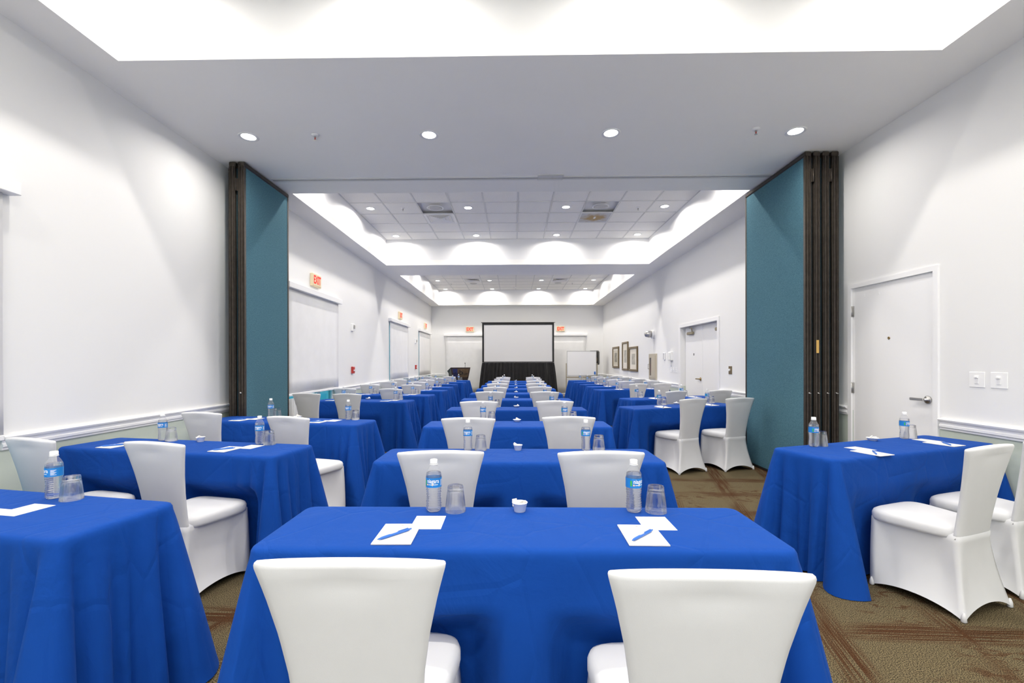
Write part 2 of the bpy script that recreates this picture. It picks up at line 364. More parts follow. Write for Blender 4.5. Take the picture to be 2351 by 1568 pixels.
for ti in (0, 1, 2):
    a, b, c, d = TRAYS[ti]; bars = MB(); n = int((d-c)/TP+.999)
    for i in range(11): x = min(max(a+TP*i, a+.008), b-.008); bars.box(x-.012, x+.012, c, d, ZC-.004, ZC+.012)
    for k in range(n+1): yy = max(d-TP*k, c+.008); yy = min(yy, d-.008); bars.box(a, b, yy-.012, yy+.012, ZC-.0035, ZC+.011)
    part('ceiling_grid', bars, 'tbar', ceil)
    if ti == 0:
        part('tile_field', MB().box(a, b, c, d, ZC+.004, ZC+.02), 'tile', ceil); continue
    for i in range(10):
        for k in range(n):
            if (i, k) in skip.get(ti, ()): continue
            x, yy = tile_c(ti, i, k)
            o = link('ceiling_tile', tile_me, None, ceil, (x, yy, ZC+.002))
            if yy-.3 < c: o.scale = (1, max(.05, (yy+.296-c)/.592), 1); o.location.y = (c+yy+.296)/2
# chair rail and skirting
rail = [(0, .80), (.012, .80), (.014, .815), (.022, .822), (.022, .838), (.012, .845), (.016, .862), (.030, .872), (.034, .884), (.030, .892), (0, .894)]
def molding(name, prof, side, spans, label):
    mb = MB()
    for (a, b) in spans:
        R = []
        for yy in (a, b):
            if side == 'L': R.append([(XL+p, yy, z) for p, z in prof])
            elif side == 'R': R.append([(XR-p, yy, z) for p, z in prof][::-1])
            else: R.append([(yy, YE-p, z) for p, z in prof])
        mb.rings(R, smooth=False)
    return struct(name, mb, 'trimw', label)
ls = [(YB, LW[0][0]-.02), (LW[0][1]+.02, LW[1][0]-.02), (LW[1][1]+.02, LW[2][0]-.02), (LW[2][1]+.02, LW[3][0]-.02), (LW[3][1]+.02, YE)]
rs = [(YB, D1[0]-.06), (D1[1]+.06, D2[0]-.08), (D2[1]+.08, YE)]
es = [(XL, -2.78), (2.90, XR)]
molding('trim_1', rail, 'L', ls, 'white moulded chair rail on the shaded wall')
molding('trim_2', rail, 'R', rs, 'white moulded chair rail on the door wall')
molding('trim_3', rail, 'E', es, 'white moulded chair rail on the screen wall')
base = [(0, 0), (.014, 0), (.014, .09), (.008, .10), (0, .10)]
molding('baseboard_left', base, 'L', ls, 'white skirting on the shaded wall')
molding('baseboard_right', base, 'R', rs, 'white skirting on the door wall')
molding('baseboard_end', base, 'E', [(XL, XR)], 'white skirting on the screen wall')
# ------------------------------------------------------------------ glazed doors and roller shades on the left wall
for n, (a, b) in enumerate(LW):
    x0, x1 = XL-.13, XL-.07; fr = MB(); w = .05
    fr.box(x0, x1, a, a+w, 0, 2.44); fr.box(x0, x1, b-w, b, 0, 2.44); fr.box(x0, x1, a+w, b-w, 2.39, 2.44); fr.box(x0, x1, a+w, b-w, 0, .12)
    win = struct('window_%d' % (n+1), fr, 'trimw', 'white framed glass door behind a roller shade')
    for q in range(1, 3):
        yy = a+(b-a)*q/3; part('mullion', MB().box(x0, x1, yy-.045, yy+.045, .12, 2.39), 'trimw', win)
    for q in range(3):
        y0, y1 = a+(b-a)*q/3+.047, a+(b-a)*(q+1)/3-.047
        part('pane', MB().box(XL-.104, XL-.098, y0, y1, .12, 2.39), 'pane', win)
part('mullion', MB().box(XL-.125, XL-.072, 7.40, 7.445, .12, .9), 'dark', bpy.data.objects['window_2'], )
SH = []
def shade(loc, rz, w, drop, label, gap=0.):
    """local: x along the wall, y out of the wall, z = top of the valance"""
    t = thing('roller_shade', label, 'window shade', loc, rz, 'roller shades in the meeting room')
    part('valance', MB().box(-w/2-.06, w/2+.06, 0, .085, -.085, 0, .004), 'trimw', t)
    R = []
    for k in range(9):
        z = -.085-(drop-.085)*k/8
        R.append([(-w/2+gap+(w-gap)*i/12, .022+.002*math.sin(i*1.3+k), z) for i in range(13)]+[(-w/2+gap+(w-gap)*i/12, .019+.002*math.sin(i*1.3+k), z) for i in range(12, -1, -1)])
    part('shade_fabric', MB().rings(R[::-1]), 'shade', t)
    part('bottom_bar', MB().box(-w/2+gap, w/2, .013, .031, -drop-.035, -drop, .004), 'trimw', t); return t
names = ['white roller shade nearest the sage dado, opened only at the photo edge', 'white roller shade beside the folded partition, under an EXIT sign', 'white roller shade between the two red fire alarms', 'white roller shade on the long wall next to the room corner']
for (a, b), nm, zb, g in zip(LW, names, (.90, .905, .90, .90), (0, 0, .03, .03)):
    shade((XL+.001, (a+b)/2, 2.555), -PI/2, b-a+.04, 2.555-zb, nm, 0.)
shade((-1.98, YE-.001, 2.515), PI, 1.56, 2.515-.12, 'white roller shade on the end wall behind the podium')
shade((2.105, YE-.001, 2.515), PI, 1.56, 2.515-.12, 'white roller shade on the end wall behind the whiteboard')
# air unit under the first shade, seen past the partition
ac = thing('air_conditioner', 'white louvred air unit low on the wall beside the folded partition', 'air conditioner', (XL+.004, 6.73, 0))
part('cabinet', MB().box(0, .045, -.18, .18, .14, .48, .008), 'slate', ac)
part('sill', MB().box(0, .06, -.19, .19, .482, .52, .006), 'trimw', ac)
part('grille_back', MB().box(.0, .02, -.18, .18, .522, .83), 'plastic', ac)
for k in range(8): part('louver', MB().box(.022, .05, -.178+k*.0475, -.153+k*.0475, .523, .83), 'plastic', ac)
# ------------------------------------------------------------------ doors on the right wall
mb = MB(); c = .045
for (a, b, z) in (D1, D2):
    cc = c if (a, b, z) == D1 else .065
    mb.box(XR-.018, XR, a-cc, a, 0, z+cc); mb.box(XR-.018, XR, b, b+cc, 0, z+cc); mb.box(XR-.018, XR, a, b, z, z+cc)
struct('trim_4', mb, 'trimw', 'white casing around the two doorways')
d1 = struct('door_1', MB().box(XR+.004, XR+.05, D1[0]+.004, D1[1]-.004, .012, D1[2]-.006, .002), 'trimw', 'flat white door with lever handle behind the near table')
def lever(parent, x, y, z, dirn, m):
    l = MB().lathe([(.034, 0), (.034, .010), (.028, .014), (.012, .016), (.012, .05)][::1], 16, axis='x')
    o = part('door_handle', xfmb(l, lambda p: (x-p[0], y+p[1], z+p[2])), m, parent)
    part('lever', MB().box(x-.058, x-.040, min(y-.012*dirn, y+.125*dirn), max(y-.012*dirn, y+.125*dirn), z-.011, z+.011, .004), m, o)
def xfmb(mb, fn): mb.v = [fn(v) for v in mb.v]; mb.f = [f[::-1] for f in mb.f]; return mb
lever(d1, XR+.004, 3.985, 1.035, 1, 'steel')
part('strike', MB().box(XR-.002, XR+.003, 3.915, 3.922, .96, 1.08), 'steel', d1)
part('peephole', xfmb(MB().lathe([(.014, 0), (.014, .004), (.007, .005), (.007, .002)], 14, axis='x'), lambda p: (XR+.004-p[0], 4.396+p[1], 1.592+p[2])), 'brass', d1)
for z in (1.09, 1.895, .26):
    h = MB(); h.box(XR-.004, XR+.004, 4.835, 4.88, z-.055, z+.055); h.tube((XR-.010, 4.861, z-.056), (XR-.010, 4.861, z+.056), .007)
    part('hinge', h, 'steel', d1)
for yy in (4.52, 4.70): part('screw_plug', MB().box(XR+.001, XR+.004, yy-.006, yy+.006, 2.03, 2.06), 'trimw', d1)
d2 = struct('door_2', MB().box(XR+.125, XR+.155, D2[0], D2[1], 0, D2[2]), 'trimw', 'recessed white double door with two closers')
ym = (D2[0]+D2[1])/2
for (a, b) in ((D2[0]+.01, ym-.004), (ym+.004, D2[1]-.01)):
    part('leaf', MB().box(XR+.10, XR+.124, a, b, .012, D2[2]-.012, .003), 'trimw', d2)
for yc, s in ((9.45, 1), (8.12, -1)):
    cl = part('door_closer', MB().box(XR+.045, XR+.099, yc-.14, yc+.14, 1.93, 1.99, .012), 'tan_metal', d2)
    part('closer_arm', MB().tube((XR+.07, yc-.09, 1.995), (XR+.02, yc-.20, 2.05), .010).tube((XR+.02, yc-.20, 2.05), (XR+.09, yc+.1, 2.075), .010), 'tan_metal', cl)
lever(d2, XR+.10, ym+.09, 1.03, 1, 'brass')
part('peephole', MB().box(XR+.097, XR+.10, 9.32, 9.35, 1.50, 1.545), 'dark', d2)
# ------------------------------------------------------------------ folded partition panels and their track
def panel(x0, x1, y0, y1, face, label, latch=True, hinge=None, sticker=False):
    xc = (x0+x1)/2; t = thing('partition_panel', label, 'partition', (xc, (y0+y1)/2, 0), 0, 'folded partition panels'); hw = (x1-x0)/2; hl = (y1-y0)/2
    part('felt_core', MB().box(-hw+.003, hw-.003, -hl+.012, hl-.012, .035, ZS-.065), 'felt', t)
    for s in (-1, 1):
        e = MB(); ye = s*hl
        y_in, y_out = sorted((ye, ye-s*.030))
        e.box(-hw, -hw+.006, y_in, y_out, .035, ZS-.06); e.box(hw-.006, hw, y_in, y_out, .035, ZS-.06)
        a, b = sorted((ye-s*.004, ye-s*.012)); e.box(-hw+.006, hw-.006, a, b, .035, ZS-.06)
        a, b = sorted((ye+s*.006, ye-s*.004)); e.box(-.022, -.012, a, b, .035, ZS-.06); e.box(.010, .020, a, b, .035, ZS-.06)
        part('edge_frame', e, 'bronze', t)
    part('top_seal', MB().box(-hw-.004, hw+.004, -hl-.004, hl+.004, ZS-.06, ZS-.008, .01), 'bronze', t)
    part('bottom_seal', MB().box(-hw+.008, hw-.008, -hl+.01, hl-.01, .004, .034), 'rubber', t)
    if latch: part('latch', MB().tube((-.004, -hl-.004, 1.03), (-.004, -hl-.022, 1.03), .008).tube((-.012, -hl-.022, 1.03), (.012, -hl-.022, 1.025), .006), 'steel', t)
    if hinge:
        h = MB().box(hinge*(hw+.002)-.013, hinge*(hw+.002)+.013, -hl-.010, -hl-.006, ZS-.34, ZS-.20)
        h.tube((hinge*(hw+.012), -hl-.013, ZS-.34), (hinge*(hw+.012), -hl-.013, ZS-.20), .008); part('hinge', h, 'bronze', t)
    if sticker: part('maker_plate', MB().box(-.014, .014, -hl-.0075, -hl-.0065, 1.46, 1.60), 'gold', t)
    return t
panel(-3.103, -3.028, 5.05, 6.05, 1, 'teal felt partition panel facing the blue tables by the shaded wall', hinge=-1)
panel(-3.205, -3.135, 5.05, 6.05, 1, 'second teal partition panel folded against the shaded wall, middle of three', latch=False)
panel(-3.305, -3.238, 5.20, 6.05, 1, 'partition panel nearest the shaded wall, mostly hidden in the stack', latch=False)
panel(3.137, 3.205, 4.93, 6.19, -1, 'wide teal felt partition panel facing the rows, behind two white chairs', hinge=1)
panel(3.232, 3.298, 4.93, 6.15, -1, 'teal partition panel with a gold plate on its bronze edge', sticker=True)
panel(3.330, 3.396, 4.93, 6.15, -1, 'third teal partition panel of the stack on the door wall', hinge=1)
panel(3.424, 3.495, 4.93, 6.15, -1, 'teal partition panel closest to the white single door', )
tr = struct('trim_5', MB().box(-3.0, XR-.03, 5.545, 5.585, ZS-.006, ZS).box(-3.0, XR-.03, 5.603, 5.635, ZS-.006, ZS), 'tbar', 'white ceiling track for the folding partition')
part('track_slot', MB().box(-3.0, XR-.03, 5.585, 5.603, ZS-.002, ZS+.0), 'dark', tr)
part('track_joint', MB().box(.30, .60, 5.50, 5.583, ZS-.009, ZS-.006).box(.30, .60, 5.605, 5.64, ZS-.009, ZS-.006), 'tbar', tr)
part('joint_gap', MB().box(.296, .300, 5.50, 5.64, ZS-.010, ZS).box(.60, .604, 5.50, 5.64, ZS-.010, ZS).box(.296, .604, 5.496, 5.50, ZS-.010, ZS), 'slate', tr)
# ------------------------------------------------------------------ lamps
can_ring = MB().lathe([(.068, -.002), (.088, -.008), (.095, -.004), (.095, 0), (.068, 0)], 28, cap0=False, cap1=False).mesh('trim_ring'); can_ring.materials.append(M['trimw'])
can_disc = MB().lathe([(.066, -.0035), (.066, -.001)], 24).mesh('diffuser'); can_disc.materials.append(M['glow'])
def downlight(x, y, z, label, group, spread=163, k=.97):
    t = thing('recessed_downlight', label, 'ceiling light', (x, y, z), 0, group)
    link('trim_ring', can_ring, None, t); link('diffuser', can_disc, None, t)
    l = bpy.data.lights.new('lamp', 'AREA'); l.shape = 'DISK'; l.size = .09; l.spread = math.radians(spread); l.energy = LAMP_W*k; l.color = LAMP_COL
    lo = bpy.data.objects.new('lamp', l); COL.objects.link(lo); lo.location = (x, y, z-.02); lo.parent = None
    lo.location = (x, y, z-.012)
XS = (-2.664, -.843, .968, 2.781)
cn = ('by the shaded wall', 'second from the shaded wall', 'second from the door wall', 'by the door wall')
for x, c_ in zip(XS, cn): downlight(x, 4.515, ZS, 'round recessed downlight in the flat soffit before the track, %s' % c_, 'soffit downlights', 165, .62)
for y, rn in ((8.39, 'row with the speakers'), (10.225, 'row at the far tray side'), (6.56, 'row just past the track')):
    for x, c_ in zip(XS, cn): downlight(x, y, ZC, 'recessed downlight, middle ceiling tray, %s, %s' % (rn, c_), 'middle tray downlights')
for y, rn in ((15.84, 'row before the last'), (17.66, 'last row'), (13.97, 'second row'), (12.12, 'first row')):
    for x, c_ in zip(XS, cn): downlight(x, y, ZC, 'recessed downlight, tray over the screen, %s, %s' % (rn, c_), 'screen tray downlights')
for y, rn in ((2.95, 'row by the soffit'), (1.1, 'third row'), (-.75, 'second row'), (-2.4, 'first row')):
    for x, c_ in zip(XS, cn): downlight(x, y, ZC, 'recessed downlight, tray over the camera, %s, %s' % (rn, c_), 'near tray downlights')
# sprinklers
def sprinkler(x, y, z, label, red=True):
    t = thing('sprinkler_head', label, 'sprinkler', (x, y, z), 0, 'sprinkler heads')
    part('escutcheon', MB().lathe([(.012, -.016), (.03, -.012), (.036, -.004), (.036, 0)], 18), 'trimw', t)
    part('body', MB().tube((0, 0, -.012), (0, 0, -.045), .006).tube((-.010, 0, -.02), (-.003, 0, -.052), .0025).tube((.010, 0, -.02), (.003, 0, -.052), .0025), 'steel', t)
    part('bulb', MB().tube((0, 0, -.03), (0, 0, -.05), .0065), 'redp' if red else 'steel', t)
    part('deflector', MB().lathe([(.014, -.056), (.014, -.053)], 12), 'steel', t)
sprinkler(-1.978, 4.49, ZS, 'sprinkler head with a red bulb on the soffit, shaded wall half'); sprinkler(2.364, 4.46, ZS, 'sprinkler head with a red bulb on the soffit, door wall half')
sprinkler(-2.05, 8.37, ZC, 'sprinkler head in the middle tray beside the louvred vent', False); sprinkler(2.307, 8.43, ZC, 'sprinkler head in the middle tray beside the stained grille', False)
sprinkler(-2.268, 16.42, ZC, 'sprinkler head in the far tray, shaded wall side', False); sprinkler(2.118, 16.41, ZC, 'sprinkler head in the far tray, door wall side', False)
def speaker(x, y, label):
    t = thing('ceiling_speaker', label, 'speaker', (x, y, ZC), 0, 'ceiling speakers')
    part('rim', MB().lathe([(.125, -.004), (.14, -.010), (.152, -.006), (.152, .0)], 28, cap0=False, cap1=False), 'trimw', t)
    part('grille', MB().lathe([(.126, -.006), (.10, -.010), (.02, -.012), (.006, -.012)], 28), mat('speaker_mesh', (.55, .55, .55), .6), t)
    part('center_screw', MB().lathe([(.005, -.016), (.005, -.011)], 8), 'steel', t)
speaker(-1.452, 8.385, 'round speaker grille beside the louvred vent, middle tray'); speaker(1.60, 8.37, 'round speaker grille before the stained return, middle tray')
speaker(-1.46, 16.44, 'round speaker grille, far tray, shaded wall side'); speaker(1.60, 16.39, 'round speaker grille, far tray, door wall side')
def vent(x, y, label):
    t = thing('ceiling_vent', label, 'air vent', (x, y, ZC), 0, 'louvred ceiling diffusers')
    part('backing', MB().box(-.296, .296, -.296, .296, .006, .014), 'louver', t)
    f = MB(); f.box(-.298, .298, -.298, -.25, -.008, 0); f.box(-.298, .298, .25, .298, -.008, 0); f.box(-.298, -.25, -.25, .25, -.008, 0); f.box(.25, .298, -.25, .25, -.008, 0)
    part('frame', f, 'trimw', t)
    for k in range(7):      # nested square louvres, each side a tilted blade
        r0 = .245-.034*k; r1 = r0-.022; z0, z1 = -.006, .006
        q = []
        for a in range(4):
            ca, sa = math.cos(a*PI/2), math.sin(a*PI/2)
            rot = lambda px, py: (px*ca-py*sa, px*sa+py*ca)
            q.append([(*rot(-r0, -r0), z0), (*rot(r0, -r0), z0), (*rot(r1, -r1), z1), (*rot(-r1, -r1), z1)])
        m_ = MB()
        for p in q: m_.add(p, [(0, 3, 2, 1)]); m_.add([(a_, b_, c_+.0015) for a_, b_, c_ in p], [(0, 1, 2, 3)])
        part('slat', m_, 'trimw', t)
vent(*tile_c(1, 2, 2), 'square louvred vent with a dark throat, middle tray')
vent(*tile_c(2, 2, 3), 'square louvred vent, far tray, shaded wall side'); vent(*tile_c(2, 7, 3), 'square louvred vent, far tray, door wall side')
x, y = tile_c(1, 7, 2)
t = thing('return_grille', 'perforated steel return grille with a rusty brown stain, middle tray', 'air vent', (x, y, ZC))
part('perforated_plate', MB().box(-.286, .286, -.286, .286, -.004, .012), 'stain', t)
f = MB(); f.box(-.298, .298, -.298, -.288, -.007, .01); f.box(-.298, .298, .288, .298, -.007, .01); f.box(-.298, -.288, -.288, .288, -.007, .01); f.box(.288, .298, -.288, .288, -.007, .01)
part('frame', f, 'trimw', t); part('damper_key', MB().box(-.02, .02, -.07, .05, -.007, -.0045), 'plastic', t)
t = thing('smoke_detector', 'small round detector near the end of the far tray', 'smoke detector', (.043, 17.25, ZC))
part('body', MB().lathe([(.03, -.045), (.05, -.035), (.06, -.01), (.06, .0)], 20), 'plastic', t); part('sensor', MB().lathe([(.012, -.052), (.018, -.044)], 12), 'plastic', t)
# ------------------------------------------------------------------ exit signs
ex_me = xf(textmesh('EXIT', .165, .001, 3, .006), lambda c: Vector((c.x*.80, -.0005-c.z*.5, c.y*1.12))); ex_me.materials.append(M['red'])
def exit_sign(loc, rz, label):
    t = thing('exit_sign', label, 'exit sign', loc, rz, 'red lettered exit signs')
    part('housing', MB().box(-.165, .165, .004, .05, -.105, .105, .006), 'cream', t)
    part('face', MB().box(-.150, .150, .0, .004, -.09, .09), 'cream', t)
    link('lettering', ex_me, None, t)
exit_sign((XL+.0505, 7.52, 2.735), PI/2, 'EXIT sign over the shade beside the folded partition')
exit_sign((XL+.0505, 13.16, 2.735), PI/2, 'EXIT sign over the shade between the fire alarms')
exit_sign((XL+.0505, 16.92, 2.735), PI/2, 'EXIT sign on the long shaded wall closest to the corner')
exit_sign((-1.77, YE-.0505, 2.70), 0, 'EXIT sign above the podium on the end wall')
exit_sign((1.88, YE-.0505, 2.71), 0, 'EXIT sign on the end wall above the whiteboard')
# ------------------------------------------------------------------ wall fittings
def onwall(x, s): return (lambda p: (x+s*p[1], -s*p[0] if False else p[0]*1.0, p[2]))
def wthing(name, label, cat, side, y, z, group=None):      # local x along the wall, -y out of the wall
    return thing(name, label, cat, (XR, y, z) if side == 'R' else (XL, y, z), -PI/2 if side == 'R' else PI/2, group)
for y, w_ in ((3.565, 'nearer the doorway'), (3.405, 'farther from the doorway')):
    t = wthing('light_switch', 'white dimmer switch plate above the sage dado, %s' % w_, 'light switch', 'R', y, 1.225, 'dimmer plates by the single door')
    part('plate', MB().box(-.060, .060, -.006, 0, -.060, .060, .003), 'plastic', t)
    part('slot', MB().box(-.017, .017, -.0085, -.006, -.032, .032, .001), 'trimw', t)
    part('slider', MB().box(-.014, .014, -.018, -.0085, .012, .026, .002), 'plastic', t)
    part('groove', MB().box(-.010, .010, -.0095, -.0085, -.028, .008), 'shade', t)
t = wthing('wall_control', 'small brown metal wall control with a white knob by the double door', 'wall control', 'R', 7.56, 1.23)
part('plate', MB().box(-.055, .055, -.008, 0, -.066, .066, .003), 'olive', t); part('knob', xfmb(MB().lathe([(.02, 0), (.017, .022)], 14, axis='y'), lambda p: (p[0], -.008-p[1], p[2]+.005)), 'plastic', t)
for y, w_ in ((10.385, 'under the wall telephone'), (10.217, 'middle of three'), (10.05, 'closest to the double door')):
    t = wthing('light_switch', 'white toggle switch plate, %s' % w_, 'light switch', 'R', y, 1.19, 'three toggle plates by the double door')
    part('plate', MB().box(-.05, .05, -.006, 0, -.06, .06, .002), 'plastic', t); part('toggle', MB().box(-.006, .006, -.02, -.006, -.004, .018), 'shade', t)
t = wthing('wall_phone', 'white wall telephone box above three switch plates', 'telephone', 'R', 10.36, 1.50)
part('housing', MB().box(-.10, .10, -.055, 0, -.10, .10, .008), 'plastic', t); part('handset', MB().box(.03, .075, -.085, -.056, -.085, .085, .01), 'plastic', t)
part('cord', MB().tube((0, -.02, -.10), (.0, -.006, -.24), .006), 'shade', t)
t = wthing('thermostat', 'grey narrow thermostat between the fire cabinet and wall telephone', 'thermostat', 'R', 10.83, 1.505)
part('body', MB().box(-.05, .05, -.028, 0, -.085, .085, .006), 'shade', t); part('vent_slots', MB().box(-.035, .035, -.030, -.028, -.07, .07), 'slate', t)
t = wthing('emergency_light', 'round chrome and white emergency lamp high on the door wall', 'emergency light', 'R', 11.70, 2.086)
part('base', xfmb(MB().lathe([(.11, 0), (.11, .05), (.09, .06)], 24, axis='y'), lambda p: (p[0], -p[1], p[2])), 'plastic', t)
part('lamp_head', xfmb(MB().lathe([(.085, .061), (.09, .12), (.07, .20), (.03, .225)], 20, axis='y'), lambda p: (p[0], -p[1], p[2])), 'steel', t)
# fire extinguisher cabinet, its door ajar
t = wthing('extinguisher_cabinet', 'beige fire extinguisher cabinet with a narrow glazed slot', 'cabinet', 'R', 11.70, 1.25)
f = MB(); f.box(-.30, -.25, -.03, 0, -.33, .33); f.box(.25, .30, -.03, 0, -.33, .33); f.box(-.25, .25, -.03, 0, -.33, -.28); f.box(-.25, .25, -.03, 0, .28, .33)
part('frame', f, 'cabinet', t); part('niche_back', MB().box(XR+.13, XR+.15, 11.45, 11.95, .97, 1.53), 'cabinet', bpy.data.objects['wall_right'])
dr = MB(); dr.box(-.255, -.20, -.04, -.028, -.285, .285); dr.box(-.20, -.06, -.04, -.028, -.285, -.23); dr.box(-.20, -.06, -.04, -.028, .23, .285); dr.box(-.06, .255, -.04, -.028, -.285, .285)
do = part('door', dr, 'cabinet', t); part('glass', MB().box(-.20, -.06, -.036, -.034, -.23, .23), 'glazing', do)
part('pull', MB().tube((-.235, -.04, -.06), (-.235, -.07, -.06), .006).tube((-.235, -.04, .06), (-.235, -.07, .06), .006).tube((-.235, -.07, -.065), (-.235, -.07, .065), .006), 'steel', do)
t = thing('fire_extinguisher', 'red fire extinguisher behind the glazed slot of the beige cabinet', 'fire extinguisher', (XR+.062, 11.83, .975))
part('cylinder', MB().lathe([(.045, 0), (.050, .01), (.050, .30), (.03, .35), (.015, .36)], 18), 'redp', t); part('handle', MB().box(-.03, .02, -.012, .012, .362, .41, .004), 'blackp', t)
# framed prints
def picture(y0, y1, z0, z1, label, seed):
    y, w, h = (y0+y1)/2, abs(y0-y1)/2, (z1-z0)/2; t = wthing('framed_print', label, 'picture', 'R', y, (z0+z1)/2, 'framed prints on the door wall'); b = .065
    f = MB(); f.box(-w, w, -.045, -.003, -h, -h+b, .006); f.box(-w, w, -.045, -.003, h-b, h, .006); f.box(-w, -w+b*.8, -.045, -.003, -h+b, h-b, .006); f.box(w-b*.8, w, -.045, -.003, -h+b, h-b, .006)
    part('frame', f, 'olive', t); part('mat_board', MB().box(-w+b*.8, w-b*.8, -.018, -.008, -h+b, h-b), 'artm', t)
    part('print', MB().box(-w*.42, w*.42, -.020, -.018, -h*.45, h*.42), 'art', t)
    part('glazing', MB().box(-w+b*.8, w-b*.8, -.026, -.024, -h+b, h-b), 'glazing', t)
picture(15.45, 16.37, 1.165, 1.905, 'small framed print closest to the whiteboard', 1)
picture(14.20, 14.93, 1.10, 2.015, 'tall framed print in the middle of three', 2)
picture(13.12, 14.04, 1.09, 1.83, 'framed print closest to the extinguisher cabinet', 3)
# alarms and thermostats on the left wall
for y, w_ in ((9.27, 'beside the first shade'), (15.27, 'beside the last shade')):
    t = wthing('fire_alarm_pull', 'red fire alarm pull station %s' % w_, 'fire alarm', 'L', y, 1.215, 'fire alarm pulls')
    part('body', MB().box(-.055, .055, -.045, 0, -.07, .07, .008), 'redp', t); part('pull_bar', MB().box(-.04, .04, -.055, -.045, -.02, .005, .003), 'plastic', t)
    t = wthing('alarm_strobe', 'white alarm strobe above the red pull station %s' % w_, 'strobe', 'L', y, 2.09, 'alarm strobes')
    part('body', MB().box(-.055, .055, -.045, 0, -.075, .075, .006), 'plastic', t); part('lens', MB().box(-.025, .025, -.065, -.045, -.03, .05, .008), 'steel', t)
# ------------------------------------------------------------------ projection screen, podium, whiteboard, loudspeaker
YS = 17.2; x0, x1 = -1.20, 1.525; zb, zt = 1.365, 2.87
t = thing('projection_screen', 'large projection screen in a black frame above a pleated black skirt', 'projection screen', ((x0+x1)/2, YS, 0)); w = (x1-x0)/2
part('screen_surface', MB().box(-w+.05, w-.05, .0, .01, zb+.02, zt-.06), 'screen', t)
f = MB(); f.box(-w, w, -.02, .02, zt-.075, zt); f.box(-w, -w+.065, -.02, .02, zb, zt-.075); f.box(w-.065, w, -.02, .02, zb, zt-.075); f.box(-w+.065, w-.065, -.02, .02, zb, zb+.03)
part('frame', f, 'black', t); part('top_bar', MB().box(-w-.04, w+.04, -.03, .03, zt, zt+.02), 'blackp', t)
R = []
for k in range(13):
    q = k/12; z = zb-.005-q*(zb-.015); sc = 1+.115*q**.8; row = []
    for i in range(241):
        u = -1+2*i/240; row.append((u*w*sc, -.03-.05*q+(.022+.025*q)*math.sin(u*58+.6*math.sin(u*11))+.012*math.sin(u*131), z))
    R.append(row)
part('skirt', MB().rings(R, False, False, True, False), 'black', t)
sb = MB()
for sx in (-1, 1): sb.box(sx*w*.8-.03, sx*w*.8+.03, -.025, .02, 0, zb-.01); sb.box(sx*w*.8-.03, sx*w*.8+.03, -.02, .45, .0, .04)
part('stand', sb, 'blackp', t)
t = thing('podium', 'dark wooden podium with a lettered plate and gooseneck microphone', 'podium', (-2.05, 16.75, 0), math.radians(22))
def slab(w0, w1, z0, z1, d0, d1):
    return MB().rings([[(-w0, -d0, z0), (w0, -d0, z0), (w0, d0, z0), (-w0, d0, z0)], [(-w1, -d1, z1), (w1, -d1, z1), (w1, d1, z1), (-w1, d1, z1)]], smooth=False)
part('body', slab(.22, .33, .06, 1.02, .19, .23), 'wood', t); part('base', MB().box(-.30, .30, -.25, .25, 0, .06, .008), 'wood', t)
hd = MB().rings([[(-.30, -.26, .78), (.30, -.26, .78), (.30, .22, .92), (-.30, .22, .92)], [(-.37, -.30, 1.185), (.37, -.30, 1.185), (.37, .24, 1.05), (-.37, .24, 1.05)]], smooth=False)
part('head', hd, 'wood', t)
pl = MB().rings([[(-.265, -.274, .83), (.265, -.274, .83), (.265, -.262, .83), (-.265, -.262, .83)], [(-.32, -.304, 1.14), (.32, -.304, 1.14), (.32, -.292, 1.14), (-.32, -.292, 1.14)]], smooth=False)
pp = part('sign_plate', pl, 'plate', t)
bl = MB().rings([[(-.26, -.277, .835), (-.12, -.277, .835), (-.12, -.270, .835), (-.26, -.270, .835)], [(-.31, -.3065, 1.135), (-.12, -.3065, 1.135), (-.12, -.299, 1.135), (-.31, -.299, 1.135)]], smooth=False)
part('blue_field', bl, 'plateb', pp)
for tx, sz, px, pz in (('the', .17, -.16, .955), ('b', .27, .01, 1.0), ('lue', .17, .165, .955)):
    me = xf(textmesh(tx, sz, .002), lambda c, px=px, pz=pz: Vector((c.x+px, -.279-(pz+c.y-.83)*.097-.002-c.z, pz+c.y))); link('lettering', me, 'black', pp)
mc = MB(); P = [(.19, -.20, 1.16), (.195, -.22, 1.24), (.20, -.20, 1.30), (.205, -.17, 1.33)]
for a, b in zip(P, P[1:]): mc.tube(a, b, .007)
mc.tube(P[-1], (.21, -.14, 1.345), .014, .016); part('microphone', mc, 'blackp', t)
t = thing('whiteboard', 'white dry erase board on a champagne metal stand', 'whiteboard', (2.53, 16.95, 0), math.radians(-2)); w = .535
part('panel', MB().box(-w, w, -.012, .012, .875, 1.775, .004), 'board', t)
f = MB(); f.box(-w-.012, w+.012, -.018, .018, .862, .876); f.box(-w-.012, w+.012, -.018, .018, 1.774, 1.788); f.box(-w-.012, -w, -.018, .018, .876, 1.774); f.box(w, w+.012, -.018, .018, .876, 1.774)
part('rim', f, 'steel', t)
for sx in (-1, 1):
    q = MB().box(sx*(w+.035)-.016, sx*(w+.035)+.016, -.02, .02, .06, 1.33); part('post', q, 'tan_metal', t)
    part('foot', MB().box(sx*(w+.035)-.02, sx*(w+.035)+.02, -.3, .3, .02, .06, .006), 'tan_metal', t)
part('tray', MB().box(-w-.02, w+.02, -.075, -.0, .79, .83), 'tan_metal', t)
part('crossbar', MB().box(-w-.02, w+.02, -.015, .015, .20, .24), 'tan_metal', t)
tag(part('board_eraser', MB().box(2.985, 3.035, 16.890, 16.915, .91, 1.02, .004), 'peng'), 'blue eraser stuck to the lower corner of the whiteboard', 'eraser')
